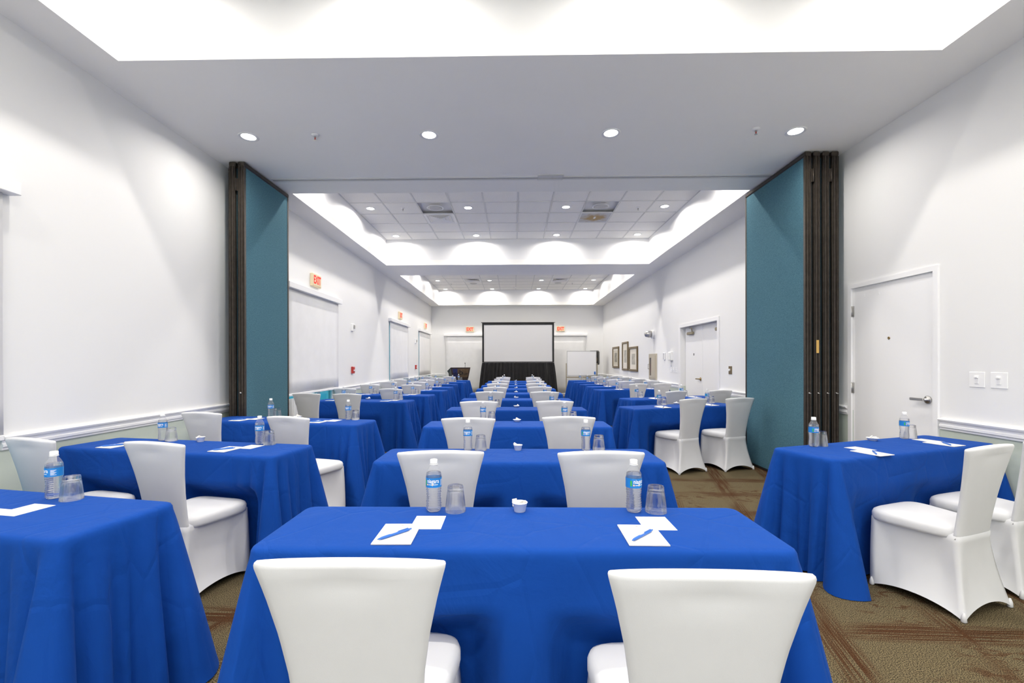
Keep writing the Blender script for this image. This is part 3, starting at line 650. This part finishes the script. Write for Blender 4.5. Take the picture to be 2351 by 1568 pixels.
t = thing('loudspeaker', 'black loudspeaker on a tripod stand half behind the whiteboard', 'loudspeaker', (3.12, 17.45, 0), math.radians(-28))
part('enclosure', MB().rings([[(-.17, -.16, 1.27), (.17, -.16, 1.27), (.12, .14, 1.27), (-.12, .14, 1.27)], [(-.19, -.18, 1.33), (.19, -.18, 1.33), (.13, .15, 1.33), (-.13, .15, 1.33)], [(-.19, -.18, 1.76), (.19, -.18, 1.76), (.13, .15, 1.76), (-.13, .15, 1.76)], [(-.15, -.15, 1.81), (.15, -.15, 1.81), (.11, .12, 1.81), (-.11, .12, 1.81)]], smooth=False), 'blackp', t)
part('woofer', xfmb(MB().lathe([(.15, .18), (.145, .19), (.05, .185), (.03, .19)], 22, axis='y'), lambda p: (p[0], -p[1], p[2]+1.47)), 'olive', t)
part('horn', MB().box(-.10, .10, -.19, -.181, 1.64, 1.74, .003), 'plastic', t)
part('pole', MB().tube((0, 0, .15), (0, 0, 1.27), .018), 'blackp', t)
for k in range(3):
    a = k*2*PI/3+.3; part('leg', MB().tube((0, 0, .55), (.36*math.cos(a), .36*math.sin(a), .015), .012), 'blackp', t)
# ------------------------------------------------------------------ tables and chairs
TAB = {
 ('L', 1):(-2.368, 1.891, -11.0, 1.769),
 ('L', 2):(-2.369, 3.241, -10.3, 1.768),
 ('L', 3):(-2.357, 4.708, -11.0, 1.79),
 ('L', 4):(-2.383, 7.189, -8.0, 1.546),
 ('L', 5):(-2.378, 8.494, -10.0, 1.751),
 ('L', 6):(-2.362, 9.901, -10.0, 1.784),
 ('L', 7):(-2.388, 11.199, -10.0, 1.73),
 ('L', 8):(-2.42, 12.603, -10.0, 1.665),
 ('L', 9):(-2.369, 13.929, -10.0, 1.77),
 ('L', 10):(-2.374, 15.245, -10.0, 1.759),
 ('R', 1):(2.667, 3.286, 20.0, 1.681),
 ('R', 2):(2.293, 6.288, 20.0, 1.74),
 ('R', 3):(2.639, 7.716, 19.0, 1.737),
 ('R', 4):(2.64, 10.197, 18.0, 1.732),
 ('R', 5):(2.655, 11.454, 18.0, 1.66),
 ('R', 6):(2.655, 12.586, 18.0, 1.66),
 ('R', 7):(2.665, 13.962, 18.0, 1.66),
 ('R', 8):(2.658, 15.196, 17.0, 1.66),
 ('C', 1):(0.023, 1.669, 0.0, 1.79),
 ('C', 2):(0.027, 2.94, 0.0, 1.79),
 ('C', 3):(0.031, 4.43, 0.0, 1.79),
 ('C', 4):(0.035, 5.909, 0.0, 1.79),
 ('C', 5):(0.039, 7.411, 0.0, 1.79),
 ('C', 6):(0.043, 8.845, 0.0, 1.79),
 ('C', 7):(0.047, 10.309, 0.0, 1.79),
 ('C', 8):(0.051, 11.772, 0.0, 1.79),
 ('C', 9):(0.055, 13.187, 0.0, 1.79),
 ('C', 10):(0.059, 14.504, 0.0, 1.79),
}
CHAIR = {
 ('C', 1):[(-0.382, 1.29, 0.7), (0.433, 1.242, -1.5)],
 ('C', 2):[(-0.386, 2.552, 3.0), (0.431, 2.547, 2.0)],
 ('C', 3):[(-0.367, 3.922, -1.0), (0.458, 4.01, -1.0)],
 ('C', 4):[(-0.411, 5.489, 1.0), (0.471, 5.543, 1.0)],
 ('C', 5):[(-0.367, 7.194, -2.0), (0.48, 7.185, -2.0)],
 ('C', 6):[(-0.341, 8.459, 0.0), (0.479, 8.589, 0.0)],
 ('C', 7):[(-0.364, 9.884, 2.0), (0.467, 9.884, 2.0)],
 ('C', 8):[(-0.319, 11.347, -1.0), (0.531, 11.347, -1.0)],
 ('C', 9):[(-0.333, 12.762, 1.0), (0.545, 12.762, 1.0)],
 ('C', 10):[(-0.313, 14.079, -2.0), (0.595, 14.079, -2.0)],
 ('L', 2):[(-1.992, 2.79, -13.3), (-2.837, 2.912, -15.3)],
 ('L', 3):[(-2.791, 4.321, -12.0), (-1.815, 3.994, -17.0)],
 ('L', 4):[(-3.014, 6.849, -7.0), (-2.382, 6.76, -7.0)],
 ('L', 5):[(-2.914, 8.156, -12.0), (-2.068, 8.007, -12.0)],
 ('L', 6):[(-2.935, 9.571, -10.0), (-2.039, 9.413, -10.0)],
 ('L', 7):[(-2.926, 10.862, -8.0), (-2.209, 10.736, -8.0)],
 ('L', 8):[(-3.011, 12.276, -11.0), (-2.252, 12.142, -11.0)],
 ('L', 9):[(-3.02, 13.613, -9.0), (-2.204, 13.469, -9.0)],
 ('L', 10):[(-2.798, 14.889, -12.0), (-2.028, 14.753, -12.0)],
 ('R', 1):[(2.465, 2.71, 21.0), (3.037, 2.95, 20.0)],
 ('R', 2):[(2.098, 5.819, 24.0), (2.754, 5.959, 18.0)],
 ('R', 3):[(2.406, 7.295, 27.0), (3.222, 7.518, 18.0)],
 ('R', 4):[(2.507, 9.707, 19.0), (3.07, 9.89, 19.0)],
 ('R', 5):[(2.579, 10.983, 16.0), (3.245, 11.219, 16.0)],
 ('R', 6):[(2.555, 12.107, 18.0), (3.235, 12.347, 18.0)],
 ('R', 7):[(2.549, 13.477, 20.0), (3.215, 13.702, 20.0)],
 ('R', 8):[(2.589, 14.73, 16.0), (3.25, 14.941, 16.0)],
}
BOT = {
 ('C', 2):(-0.343, 0.463),
 ('C', 3):(-0.344, 0.48),
 ('C', 4):(-0.348, 0.471),
 ('C', 5):(-0.353, 0.48),
 ('C', 6):(-0.361, 0.476),
 ('C', 7):(-0.387, 0.496),
 ('C', 8):(-0.393, 0.5),
 ('C', 9):(-0.386, 0.523),
 ('C', 10):(-0.367, 0.534),
 ('L', 2):(-0.396, 0.466),
 ('L', 3):(-0.354, 0.586),
 ('L', 4):(-0.449, 0.452),
 ('L', 5):(-0.433, 0.43),
 ('L', 6):(-0.389, 0.413),
 ('L', 7):(-0.289, 0.442),
 ('L', 8):(-0.423, 0.458),
 ('L', 9):(-0.537, 0.447),
 ('L', 10):(-0.34, 0.482),
 ('R', 2):(-0.22, 0.62),
 ('R', 3):(-0.539, 0.373),
 ('R', 4):(-0.272, 0.477),
 ('R', 5):(-0.327, 0.416),
 ('R', 6):(-0.352, 0.382),
 ('R', 7):(-0.362, 0.331),
 ('R', 8):(-0.413, 0.288),
}
COLN = {'L': 'shaded-wall column', 'C': 'middle column', 'R': 'door-wall column'}
SHORT = {'L': 'shaded-wall column', 'C': 'middle column', 'R': 'door-wall column'}
ORD = ['', 'first', 'second', 'third', 'fourth', 'fifth', 'sixth', 'seventh', 'eighth', 'ninth', 'tenth']
ADJ = {('C', 1): 'closest to the camera', ('L', 1): 'cut off by the photo edge', ('R', 1): 'in front of the white lever door'}
def cloth_mesh(name, L, Wd, x, y, ang, chairs, seed):
    rg = random.Random(seed); r = .045; hx, hy = L/2, Wd/2
    pts = []                                     # x, y, nx, ny, corner-distance, side
    step = .016
    def line(ax, ay, bx, by, nx, ny):
        d = math.hypot(bx-ax, by-ay); n = max(2, int(d/step))
        for i in range(n): q = i/n; pts.append((ax+(bx-ax)*q, ay+(by-ay)*q, nx, ny))
    def arc(cx, cy, a0):
        for i in range(10): a = a0+PI/2*i/10; pts.append((cx+r*math.cos(a), cy+r*math.sin(a), math.cos(a), math.sin(a)))
    line(-hx+r, -hy, hx-r, -hy, 0, -1); arc(hx-r, -hy+r, -PI/2); line(hx, -hy+r, hx, hy-r, 1, 0); arc(hx-r, hy-r, 0)
    line(hx-r, hy, -hx+r, hy, 0, 1); arc(-hx+r, hy-r, PI/2); line(-hx, hy-r, -hx, -hy+r, -1, 0); arc(-hx+r, -hy+r, PI)
    n = len(pts); s = [0.]
    for i in range(1, n+1): a, b = pts[i-1], pts[i % n]; s.append(s[-1]+math.hypot(a[0]-b[0], a[1]-b[1]))
    per = s[-1]; cor = []
    for i, p in enumerate(pts):
        if abs(p[2]*p[3]) > .499: cor.append(s[i])
    cs = sorted(set(round(c, 1) for c in cor)); corners = []
    for c in cor:
        if not corners or c-corners[-1] > .1: corners.append(c)
    cp = [(rg.uniform(.09, .125), rg.uniform(-.3, .3), rg.uniform(.095, .125), rg.uniform(.046, .064), rg.uniform(-.02, .02)) for _ in corners]
    ph = [rg.uniform(0, 6.28) for _ in range(6)]
    ca, sa = math.cos(ang), math.sin(ang)
    rows = [(-.20, 0), (-.03, 0), (-.012, -.001), (-.003, -.006), (.003, -.016), (.0055, -.032)] + [None]*22
    R = []
    for k, pr in enumerate(rows):
        ring = []
        for i, p in enumerate(pts):
            if pr is not None:
                if k == 0: X, Y = p[0]*(1-.45), p[1]*(1-.45)
                else: X, Y = p[0]+p[2]*pr[0], p[1]+p[3]*pr[0]
                Z = ZT+pr[1]
            else:
                t = (k-5)/22; d = min(((abs(s[i]-c), j) for j, c in enumerate(corners)), key=lambda q: q[0]); j = d[1]; ds = s[i]-corners[j]+cp[j][4]
                A, w_, lam, amp, _ = cp[j]
                off = .0055+t*.02
                g = math.exp(-(ds/.17)**2)
                off += A*1.0*t**1.05*math.exp(-(ds/.10)**2)
                cw = math.cos(2*PI*ds/lam+w_); off += amp*1.15*t**.75*math.exp(-(ds/.20)**2)*(cw-.35*math.cos(4*PI*ds/lam+2*w_))
                off += .012*t**.8*math.exp(-(ds/.42)**2)*math.cos(2*PI*ds/.155+w_*3)
                off += .010*t*math.sin(s[i]*9+ph[0])+.007*t**.7*math.sin(s[i]*23+ph[1])*(.4+.6*math.sin(s[i]*2.1+ph[2])**2)
                X, Y = p[0]+p[2]*off, p[1]+p[3]*off
                Z = (ZT-.032)-(ZT-.032-.004)*t
                if t == 1: Z = .003+.004*(1+math.sin(s[i]*14+ph[3]))
                if p[3] < .3 and Z < .56:           # seats press the hanging cloth inwards
                    wx, wy = x+X*ca-Y*sa, y+X*sa+Y*ca
                    for (cx, cy, cr) in chairs:
                        c2, s2 = math.cos(math.radians(cr)), math.sin(math.radians(cr)); dx, dy = wx-cx, wy-cy
                        lx, ly = dx*c2+dy*s2, -dx*s2+dy*c2
                        if -.3 < ly < .275:
                            push = (.275-ly)*smooth((.37-abs(lx))/.14)*smooth((.62-Z)/.20)
                            Y += push*max(0, math.cos(math.radians(cr)-ang))
            ring.append((X, Y, Z))
        R.append(ring)
    mb = MB().rings(R[::-1], cap0=False, cap1=True); mb.sm[-1] = True
    me = mb.mesh(name); return me
for (c, n), (x, y, a, L) in TAB.items():
    ad = ADJ.get((c, n)); lab = 'long table under royal blue floor-length cloth, %s of %s from the camera' % (ORD[n], COLN[c])
    if ad: lab = 'blue draped table, %s of %s, %s' % (ORD[n], SHORT[c], ad)
    t = thing('draped_table', lab, 'table', (x, y, 0), math.radians(a), 'blue draped tables in rows')
    ch = CHAIR.get((c, n), [])
    link('tablecloth', cloth_mesh('tablecloth', L-.012, .445, x, y, math.radians(a), ch, n*13+ord(c)), 'cloth', t)
# the spandex covered chair: local x across, y towards the table
def hw_at(z):
    K = [(0, .222), (.10, .198), (.22, .172), (.34, .157), (.44, .153), (.52, .155), (.62, .163), (.72, .178), (.82, .200), (.909, .224)]
    for (a, p), (b, q) in zip(K, K[1:]):
        if z <= b: return p+(q-p)*smooth2((z-a)/(b-a))
    return K[-1][1]
def smooth2(t): return max(0., min(1., t))
def yc_at(z): return -.175-.100*max(0., (z-.40)/.509)**1.15 if z > .40 else -.175-.065*((.40-z)/.40)**1.4
def make_chair(label):
    t = thing('banquet_chair', label, 'chair', (0, 0, 0), 0, 'white covered banquet chairs')
    R = []; NZ = 18; zs = [.40+.492*i/NZ for i in range(NZ+1)]
    caps = [(.0, 1.), (.008, .93), (.0135, .70), (.0165, .35)]
    spec = [(z, 0, 1.) for z in zs[:-1]]+[(zs[-1], d, f) for d, f in caps]
    for z, dz, fth in spec:
        hw = hw_at(min(z+dz, .909)); th = (.021-.004*(z-.4)/.5)*fth; ring = []; q = (z-.40)/.509; N = 20
        for side in (-1, 1):
            for i in range(N+1):
                u = -1+2*i/N; u = u if side < 0 else -u
                ex = hw-(.012*(1-fth)); X = u*ex
                round_ = (1-abs(u)**8)
                yy = yc_at(z)+.020*(u*u)*q+side*th*(.35+.65*round_)
                if side < 0: yy += .009*math.exp(-((X/.085)**2+((z-.855)/.020)**2)) - .004*math.exp(-((X/.11)**2+((z-.885)/.012)**2))
                Z = z+dz+.015*(1-u*u)*q**3
                ring.append((X, yy, Z))
        R.append(ring)
    part('backrest', MB().rings(R), 'chair', t)
    # seat cushion
    def outline(inset, n=40):
        o = []
        for i in range(n):
            a = 2*PI*i/n; ca, sa = math.cos(a), math.sin(a); e = .42
            X = math.copysign(abs(ca)**e, ca); Y = math.copysign(abs(sa)**e, sa); v = (Y+1)/2
            w_ = (.172+.055*v)-inset; o.append((X*w_, -.185+inset+(.42-2*inset)*v))
        return o
    R = []
    for ins, z in ((.02, .395), (.004, .402), (0, .415), (0, .440), (.006, .456), (.020, .466), (.05, .472), (.10, .475)):
        R.append([(X, Y, z) for X, Y in outline(ins)])
    part('seat', MB().rings(R), 'chair', t)
    # stretched skirt with four pointed feet and arched hems
    def foot(i, q):       # corner paths, q 0 = floor, 1 = under the seat
        z = q*.415
        if i in (0, 1): X = hw_at(z)*(1 if i == 1 else -1); return X, yc_at(z)-.009, z
        s_ = 1 if i == 2 else -1; return s_*(.222-.025*q**2), .200+.008*q, z
    NQ, NS = 12, 16; R = []
    for k in range(NQ+1):
        q = k/NQ; ring = []
        for i in range(4):
            a, b = foot(i, q), foot((i+1) % 4, q); depth = (.012, .036, .02, .036)[i]; hem = (.065, .050, .05, .050)[i]
            nx, ny = ((0, 1), (-1, 0), (0, -1), (1, 0))[i]
            for j in range(NS):
                u = j/NS; arch = (4*u*(1-u))**.85; z = hem*arch*(1-q)+.415*q if k == 0 else max(.415*q, 0)*(1-(1-q)*hem*arch/.415)+hem*arch*(1-q)
                inn = depth*min(1, (4*u*(1-u))*1.5)*math.sin(PI*min(1, q*1.02+.02))**.7 - (.0165*min(1, 4*u*(1-u)*3)*q if i == 0 else 0)
                ring.append((a[0]+(b[0]-a[0])*u+nx*inn, a[1]+(b[1]-a[1])*u+ny*inn, z+.002))
        R.append(ring)
    top = [(p[0]*.90, p[1]*.92+(.014 if i < NS else 0), p[2]+.022) for i, p in enumerate(R[-1])]; R.append(top)
    part('cover_skirt', MB().rings(R, cap0=False, cap1=False), 'chair', t)
    for i in range(4):
        X, Y, _ = foot(i, 0); part('foot', MB().lathe([(.009, .001), (.0135, .005), (.011, .03), (.004, .05)], 10, (X*.975, Y*.975, 0)), 'chair', t)
    return t
SEATN = {0: 'shaded-wall seat', 1: 'door-wall seat'}
proto = None
for (c, n), lst in CHAIR.items():
    two = sorted(lst, key=lambda q: q[0])
    for i, (x, y, a) in enumerate(two):
        lab = 'white spandex-covered chair, %s, %s table of %s from the camera' % (SEATN[i], ORD[n], SHORT[c])
        if proto is None:
            proto = make_chair(lab); proto.location = (x, y, 0); proto.rotation_euler = (0, 0, math.radians(a))
        else: dup(proto, (x, y, 0), math.radians(a), lab)
# ------------------------------------------------------------------ table settings
def make_bottle(label):
    t = thing('water_bottle', label, 'bottle', (0, 0, 0), 0, 'water bottles')
    def rad(z):
        if z < .012: return .024+.0075*math.sqrt(max(0, z/.012))
        if z < .098: return .0305-.0022*math.exp(-((z-.062)/.020)**2)+.0015*math.sin(z*2*PI/.0095)
        if z < .137: return .0312
        if z < .152: return .0312-.0008*(z-.137)/.015
        if z < .185: q = (z-.152)/.033; return .0304-(.0304-.0132)*q**1.25
        return .0132
    n = 24; R = []
    for k in range(61):
        z = .192*k/60; r = rad(z); ring = []
        for i in range(n):
            a = 2*PI*i/n; rr = r
            if z < .014: rr = r*(1-.10*(1-z/.014)*(.5+.5*math.cos(5*a)))
            elif z < .098: rr = r+.0006*math.sin(3*a+z*420)
            ring.append((rr*math.cos(a), rr*math.sin(a), z))
        R.append(ring)
    part('clear_body', MB().rings(R, True, False), 'pet', t)
    wr = [[(p[0]*.965, p[1]*.965, max(p[2], .002)) for p in r] for r in R if r[0][2] < .160]
    part('water', MB().rings(wr), 'water', t)
    cp = MB().lathe([(.0155, .1915), (.0155, .1945), (.0150, .196), (.0150, .2065), (.0135, .2085)], 24); cp.lathe([(.0132, .187), (.0165, .188), (.0165, .190), (.0132, .191)], 20)
    part('cap', cp, 'plastic', t)
    lb = part('paper_label', MB().lathe([(.0318, .1005), (.0318, .1385)], 36, cap0=False, cap1=False), 'label', t)
    def wrap(me, z0, a0=0., rr=.0321):
        def f(c): a = -PI/2+a0+c.x/rr; return Vector((rr*math.cos(a), rr*math.sin(a), z0+c.y))
        return xf(me, f)
    def strip(x0, x1, y0, y1, nn=10):
        m = MB(); m.rings([[(x0+(x1-x0)*i/nn, yy, 0) for i in range(nn+1)] for yy in (y0, y1)], False, False, True, False); return m.mesh('s')
    def disc(x, y, r):
        return MB().add([(x+r*math.cos(q*PI/8), y+r*math.sin(q*PI/8), 0) for q in range(16)], [tuple(range(16))]).mesh('d')
    tx = textmesh('niagara', .0215, 0, 2, .00035); xf(tx, lambda c: Vector((c.x*.84, c.y*1.1, 0)))
    link('lettering', wrap(tx, .1265, .06), 'white_ink', lb)
    link('stripe', wrap(strip(-.016, .023, -.0012, .0012), .1125), 'white_ink', lb)
    link('stripe', wrap(disc(.0, .0, .0034), .1122, 0, .0322), 'white_ink', lb); link('emblem', wrap(disc(0, 0, .0019), .1122, 0, .0323), 'label_orange', lb)
    link('emblem', wrap(disc(-.0215, 0, .0036), .1125, 0, .0322), 'label_orange', lb); link('emblem', wrap(disc(-.0215, 0, .0022), .1125, 0, .0323), 'white_ink', lb)
    link('emblem', wrap(strip(-.036, -.0285, -.011, .011, 4), .119, 0, .0321), 'label_green', lb)
    for q in range(7): link('stripe', wrap(strip(.036, .056-.004*(q % 3), -.0008, .0008, 6), .1295-.0035*q), 'white_ink', lb)
    return t
def make_glass(label):
    t = thing('drinking_glass', label, 'glass', (0, 0, 0), 0, 'upturned drinking glasses')
    out = [(.0415, .0), (.0425, .0015), (.0395, .030), (.0360, .066), (.0345, .072), (.0345, .080), (.0335, .083), (.0325, .089), (.0315, .106), (.0300, .111)]
    inn = [(.016, .0915), (.0262, .0895), (.0292, .084), (.0315, .078), (.0340, .062), (.0375, .030), (.0405, .0015)]
    prof = out+[(.012, .1105), (.001, .1105)]
    n = 28
    out = [(r, z*.935) for r, z in out]; inn = [(r, z*.935) for r, z in inn]
    mb = MB(); mb.lathe(out+[(.020, .1024), (.0004, .102)], n, cap0=False, cap1=True); mb.lathe([(.0004, .086)]+inn+[(.0415, .0)], n, cap0=True, cap1=False)
    part('body', mb, 'tumbler', t); return t
def make_cup(label):
    t = thing('paper_cup', label, 'cup', (0, 0, 0), 0, 'small white cups'); 
    part('cup_wall', MB().lathe([(.0215, .0), (.0225, .001), (.0295, .0345), (.0315, .0355), (.0315, .0365), (.0285, .0365), (.0215, .003), (.001, .003)], 28, cap0=True, cap1=True), 'plastic', t); return t
def make_dish(label):
    t = thing('paper_cup', label, 'cup', (0, 0, 0), 0, 'small white cups')
    part('cup_wall', MB().lathe([(.024, .0), (.026, .001), (.038, .0195), (.041, .021), (.041, .022), (.0365, .021), (.0245, .003), (.001, .003)], 28), 'plastic', t); return t
CANDY = ('wrapped candy standing upright in cup', 'lowest wrapped candy in cup', 'middle wrapped candy in cup', 'topmost wrapped candy in cup')
packet_me = MB().rings([[(-.011, -.016, 0), (.011, -.016, .001), (.012, .014, .003), (-.010, .016, .002)], [(-.010, -.014, .006), (.010, -.014, .007), (.011, .013, .008), (-.009, .014, .007)]], smooth=False).mesh('candy_wrapper'); packet_me.materials.append(M['paper'])
pad_me = MB().box(-.066, .066, -.093, .093, 0, .0032).mesh('sheets'); pad_me.materials.append(M['paper'])
card_me = MB().box(-.057, .057, -.070, .070, 0, .0008).mesh('card'); card_me.materials.append(M['paper'])
def flat(name, rects, z, m, parent):
    mb = MB()
    for (a, b, c_, d) in rects: mb.box(a, b, c_, d, z, z+.0002)
    return part(name, mb, m, parent)
def make_pad(label):
    t = thing('notepad', label, 'notepad', (0, 0, 0), 0, 'white notepads'); link('sheets', pad_me, None, t)
    flat('letterhead', [(-.004, .004, .074, .080), (-.024, -.004, .067, .0685), (.002, .024, .067, .0685)], .0032, 'ink', t)
    flat('footer', [(-.045, .045, -.0815, -.0808)], .0032, 'ink', t); return t
def make_card(label):
    t = thing('menu_card', label, 'card', (0, 0, 0), 0, 'printed cards'); link('card', card_me, None, t); b = .052; e = .065; q = .0006
    flat('printed_border', [(-b, b, e-q, e), (-b, b, -e, -e+q), (-b, -b+q, -e, e), (b-q, b, -e, e)], .0008, 'ink', t)
    flat('printed_lines', [(-.03, .03, .052, .0545), (-.02, .02, .030, .031), (-.015, .015, .020, .021), (-.022, .022, .006, .007), (-.013, .013, -.004, -.003), (-.02, .02, -.016, -.015)], .0008, 'ink', t); return t
def make_pen(label):
    t = thing('ballpoint_pen', label, 'pen', (0, 0, 0), 0, 'blue pens')
    part('barrel', MB().lathe([(.0012, -.070), (.0045, -.056), (.0050, -.040), (.0050, .048), (.0042, .056)], 12, axis='x'), 'peng', t)
    part('clicker', MB().lathe([(.0028, .056), (.0028, .066)], 10, axis='x'), 'peng', t)
    part('clip', MB().box(.012, .052, -.0018, .0018, .0052, .0066), 'peng', t)
    part('print', MB().box(-.022, .008, -.0012, -.0002, .00495, .0052).box(-.018, .004, -.0028, -.0022, .0045, .0047), 'white_ink', t); return t
P_ = {}
def place(kind, maker, x, y, z, rz, label):
    if kind not in P_: P_[kind] = maker(label); o = P_[kind]; o.location = (x, y, z); o.rotation_euler = (0, 0, rz)
    else: o = dup(P_[kind], (x, y, z), rz, label)
    return o
DEF = {'C': dict(v=.160, gl=(.088, -.002), bowl=(0, .158), pad=((-.43, -.095), (.42, -.095)), card=((-.345, .025), (.503, .025))),
       'L': dict(v=.165, gl=(.086, -.004), bowl=(-.02, .165), pad=((-.50, -.10), (.40, -.07)), card=((-.42, .02), (.49, .05))),
       'R': dict(v=.165, gl=(.080, -.004), bowl=(.08, .18), pad=((-.39, -.13), (.43, -.10)), card=((-.31, .01), (.51, .05)))}
OVR = {('L', 1): dict(b=(None, .298), v=.150, gl=(.10, 0), pad=(None, (.27, -.11)), card=(None, (.372, .0)), bowl=None, rot=-36),
       ('L', 2): dict(v=.165, gl=(.088, -.008), bowl=(-.05, .165)),
       ('R', 1): dict(b=(-.522, .455), v=.150, gl=(.078, .002), bowl=(.13, .175), pad=((-.396, -.150), (.44, -.105)), card=((-.309, -.022), (.518, .035)))}
SEEN_PAD = {('C', 1), ('C', 2)} | {('L', k) for k in range(1, 8)} | {('R', k) for k in range(1, 7)}
rnd = random.Random(11)
for (c, n), (x, y, a, L) in TAB.items():
    d = dict(DEF[c]); d.update(OVR.get((c, n), {})); bu = d.get('b') or BOT.get((c, n)) or (-.348, .458)
    ar = math.radians(a); ca, sa = math.cos(ar), math.sin(ar)
    W2 = lambda u, v: (x+u*ca-v*sa, y+u*sa+v*ca)
    where = '%s table of %s' % (ORD[n], SHORT[c])
    for i in (0, 1):
        seat = SEATN[i]
        if bu[i] is None: continue
        jr = rnd.uniform(-14, 14); px, py = W2(bu[i], d['v'])
        if (c, n) == ('C', 1): jr = (0, 25)[i]
        place('bottle', make_bottle, px, py, ZT, math.radians(a*.4+d.get('rot', jr)), 'clear water bottle with blue label, %s, %s from the camera' % (seat, where))
        gx, gy = W2(bu[i]+d['gl'][0], d['v']+d['gl'][1])
        place('glass', make_glass, gx, gy, ZT, rnd.uniform(0, 6), 'upturned clear drinking glass, %s, %s from the camera' % (seat, where))
        if (c, n) in SEEN_PAD and d['pad'][i]:
            kx, ky = W2(*d['card'][i]); place('card', make_card, kx, ky, ZT+.0002, ar+rnd.uniform(-.02, .02), 'printed white card with grey border, %s, %s from the camera' % (seat, where))
            px, py = W2(*d['pad'][i]); place('pad', make_pad, px, py, ZT+.0012, ar+rnd.uniform(-.02, .02), 'blank white notepad, %s, %s from the camera' % (seat, where))
            if (c, n) != ('L', 1):
                px, py = W2(d['pad'][i][0]-.003, d['pad'][i][1]-.018); place('pen', make_pen, px, py, ZT+.0098, ar+math.radians(45+rnd.uniform(-4, 4)), 'blue ballpoint pen on the notepad, %s, %s from the camera' % (seat, where))
    if d['bowl'] and (c, n) not in {('L', k) for k in range(5, 11)} | {('R', k) for k in range(3, 9)}:
        bx, by = W2(*d['bowl']); cup = (c, n) in {('C', 1), ('C', 2), ('L', 2)}
        if cup: place('cup', make_cup, bx, by, ZT, 0, 'small white paper cup of wrapped candies, %s from the camera' % where)
        else: place('dish', make_dish, bx, by, ZT, 0, 'shallow white paper cup of wrapped candies, %s from the camera' % where)
        np_ = 4 if cup or n < 4 else 2
        for q in range(np_):
            o = bpy.data.objects.new('wrapped_candy', packet_me); COL.objects.link(o)
            an = rnd.uniform(0, 6.28); rr = .011 if q else .019
            if (c, n) == ('C', 1): an = (3.3, 1.0, -1.0, .2)[q]
            o.location = (bx+rr*math.cos(an), by+rr*math.sin(an), ZT+(.022 if cup else .010)+.004*q)
            o.rotation_euler = (rnd.uniform(-.4, .4)+(.9 if q == 0 else 0), rnd.uniform(-.5, .5)+(-.6 if q == 0 else 0), rnd.uniform(0, 6))
            if q == 0: o.location.z += .014
            tag(o, CANDY[q]+', %s from the camera' % where, 'candy', 'candies on the %s' % where)
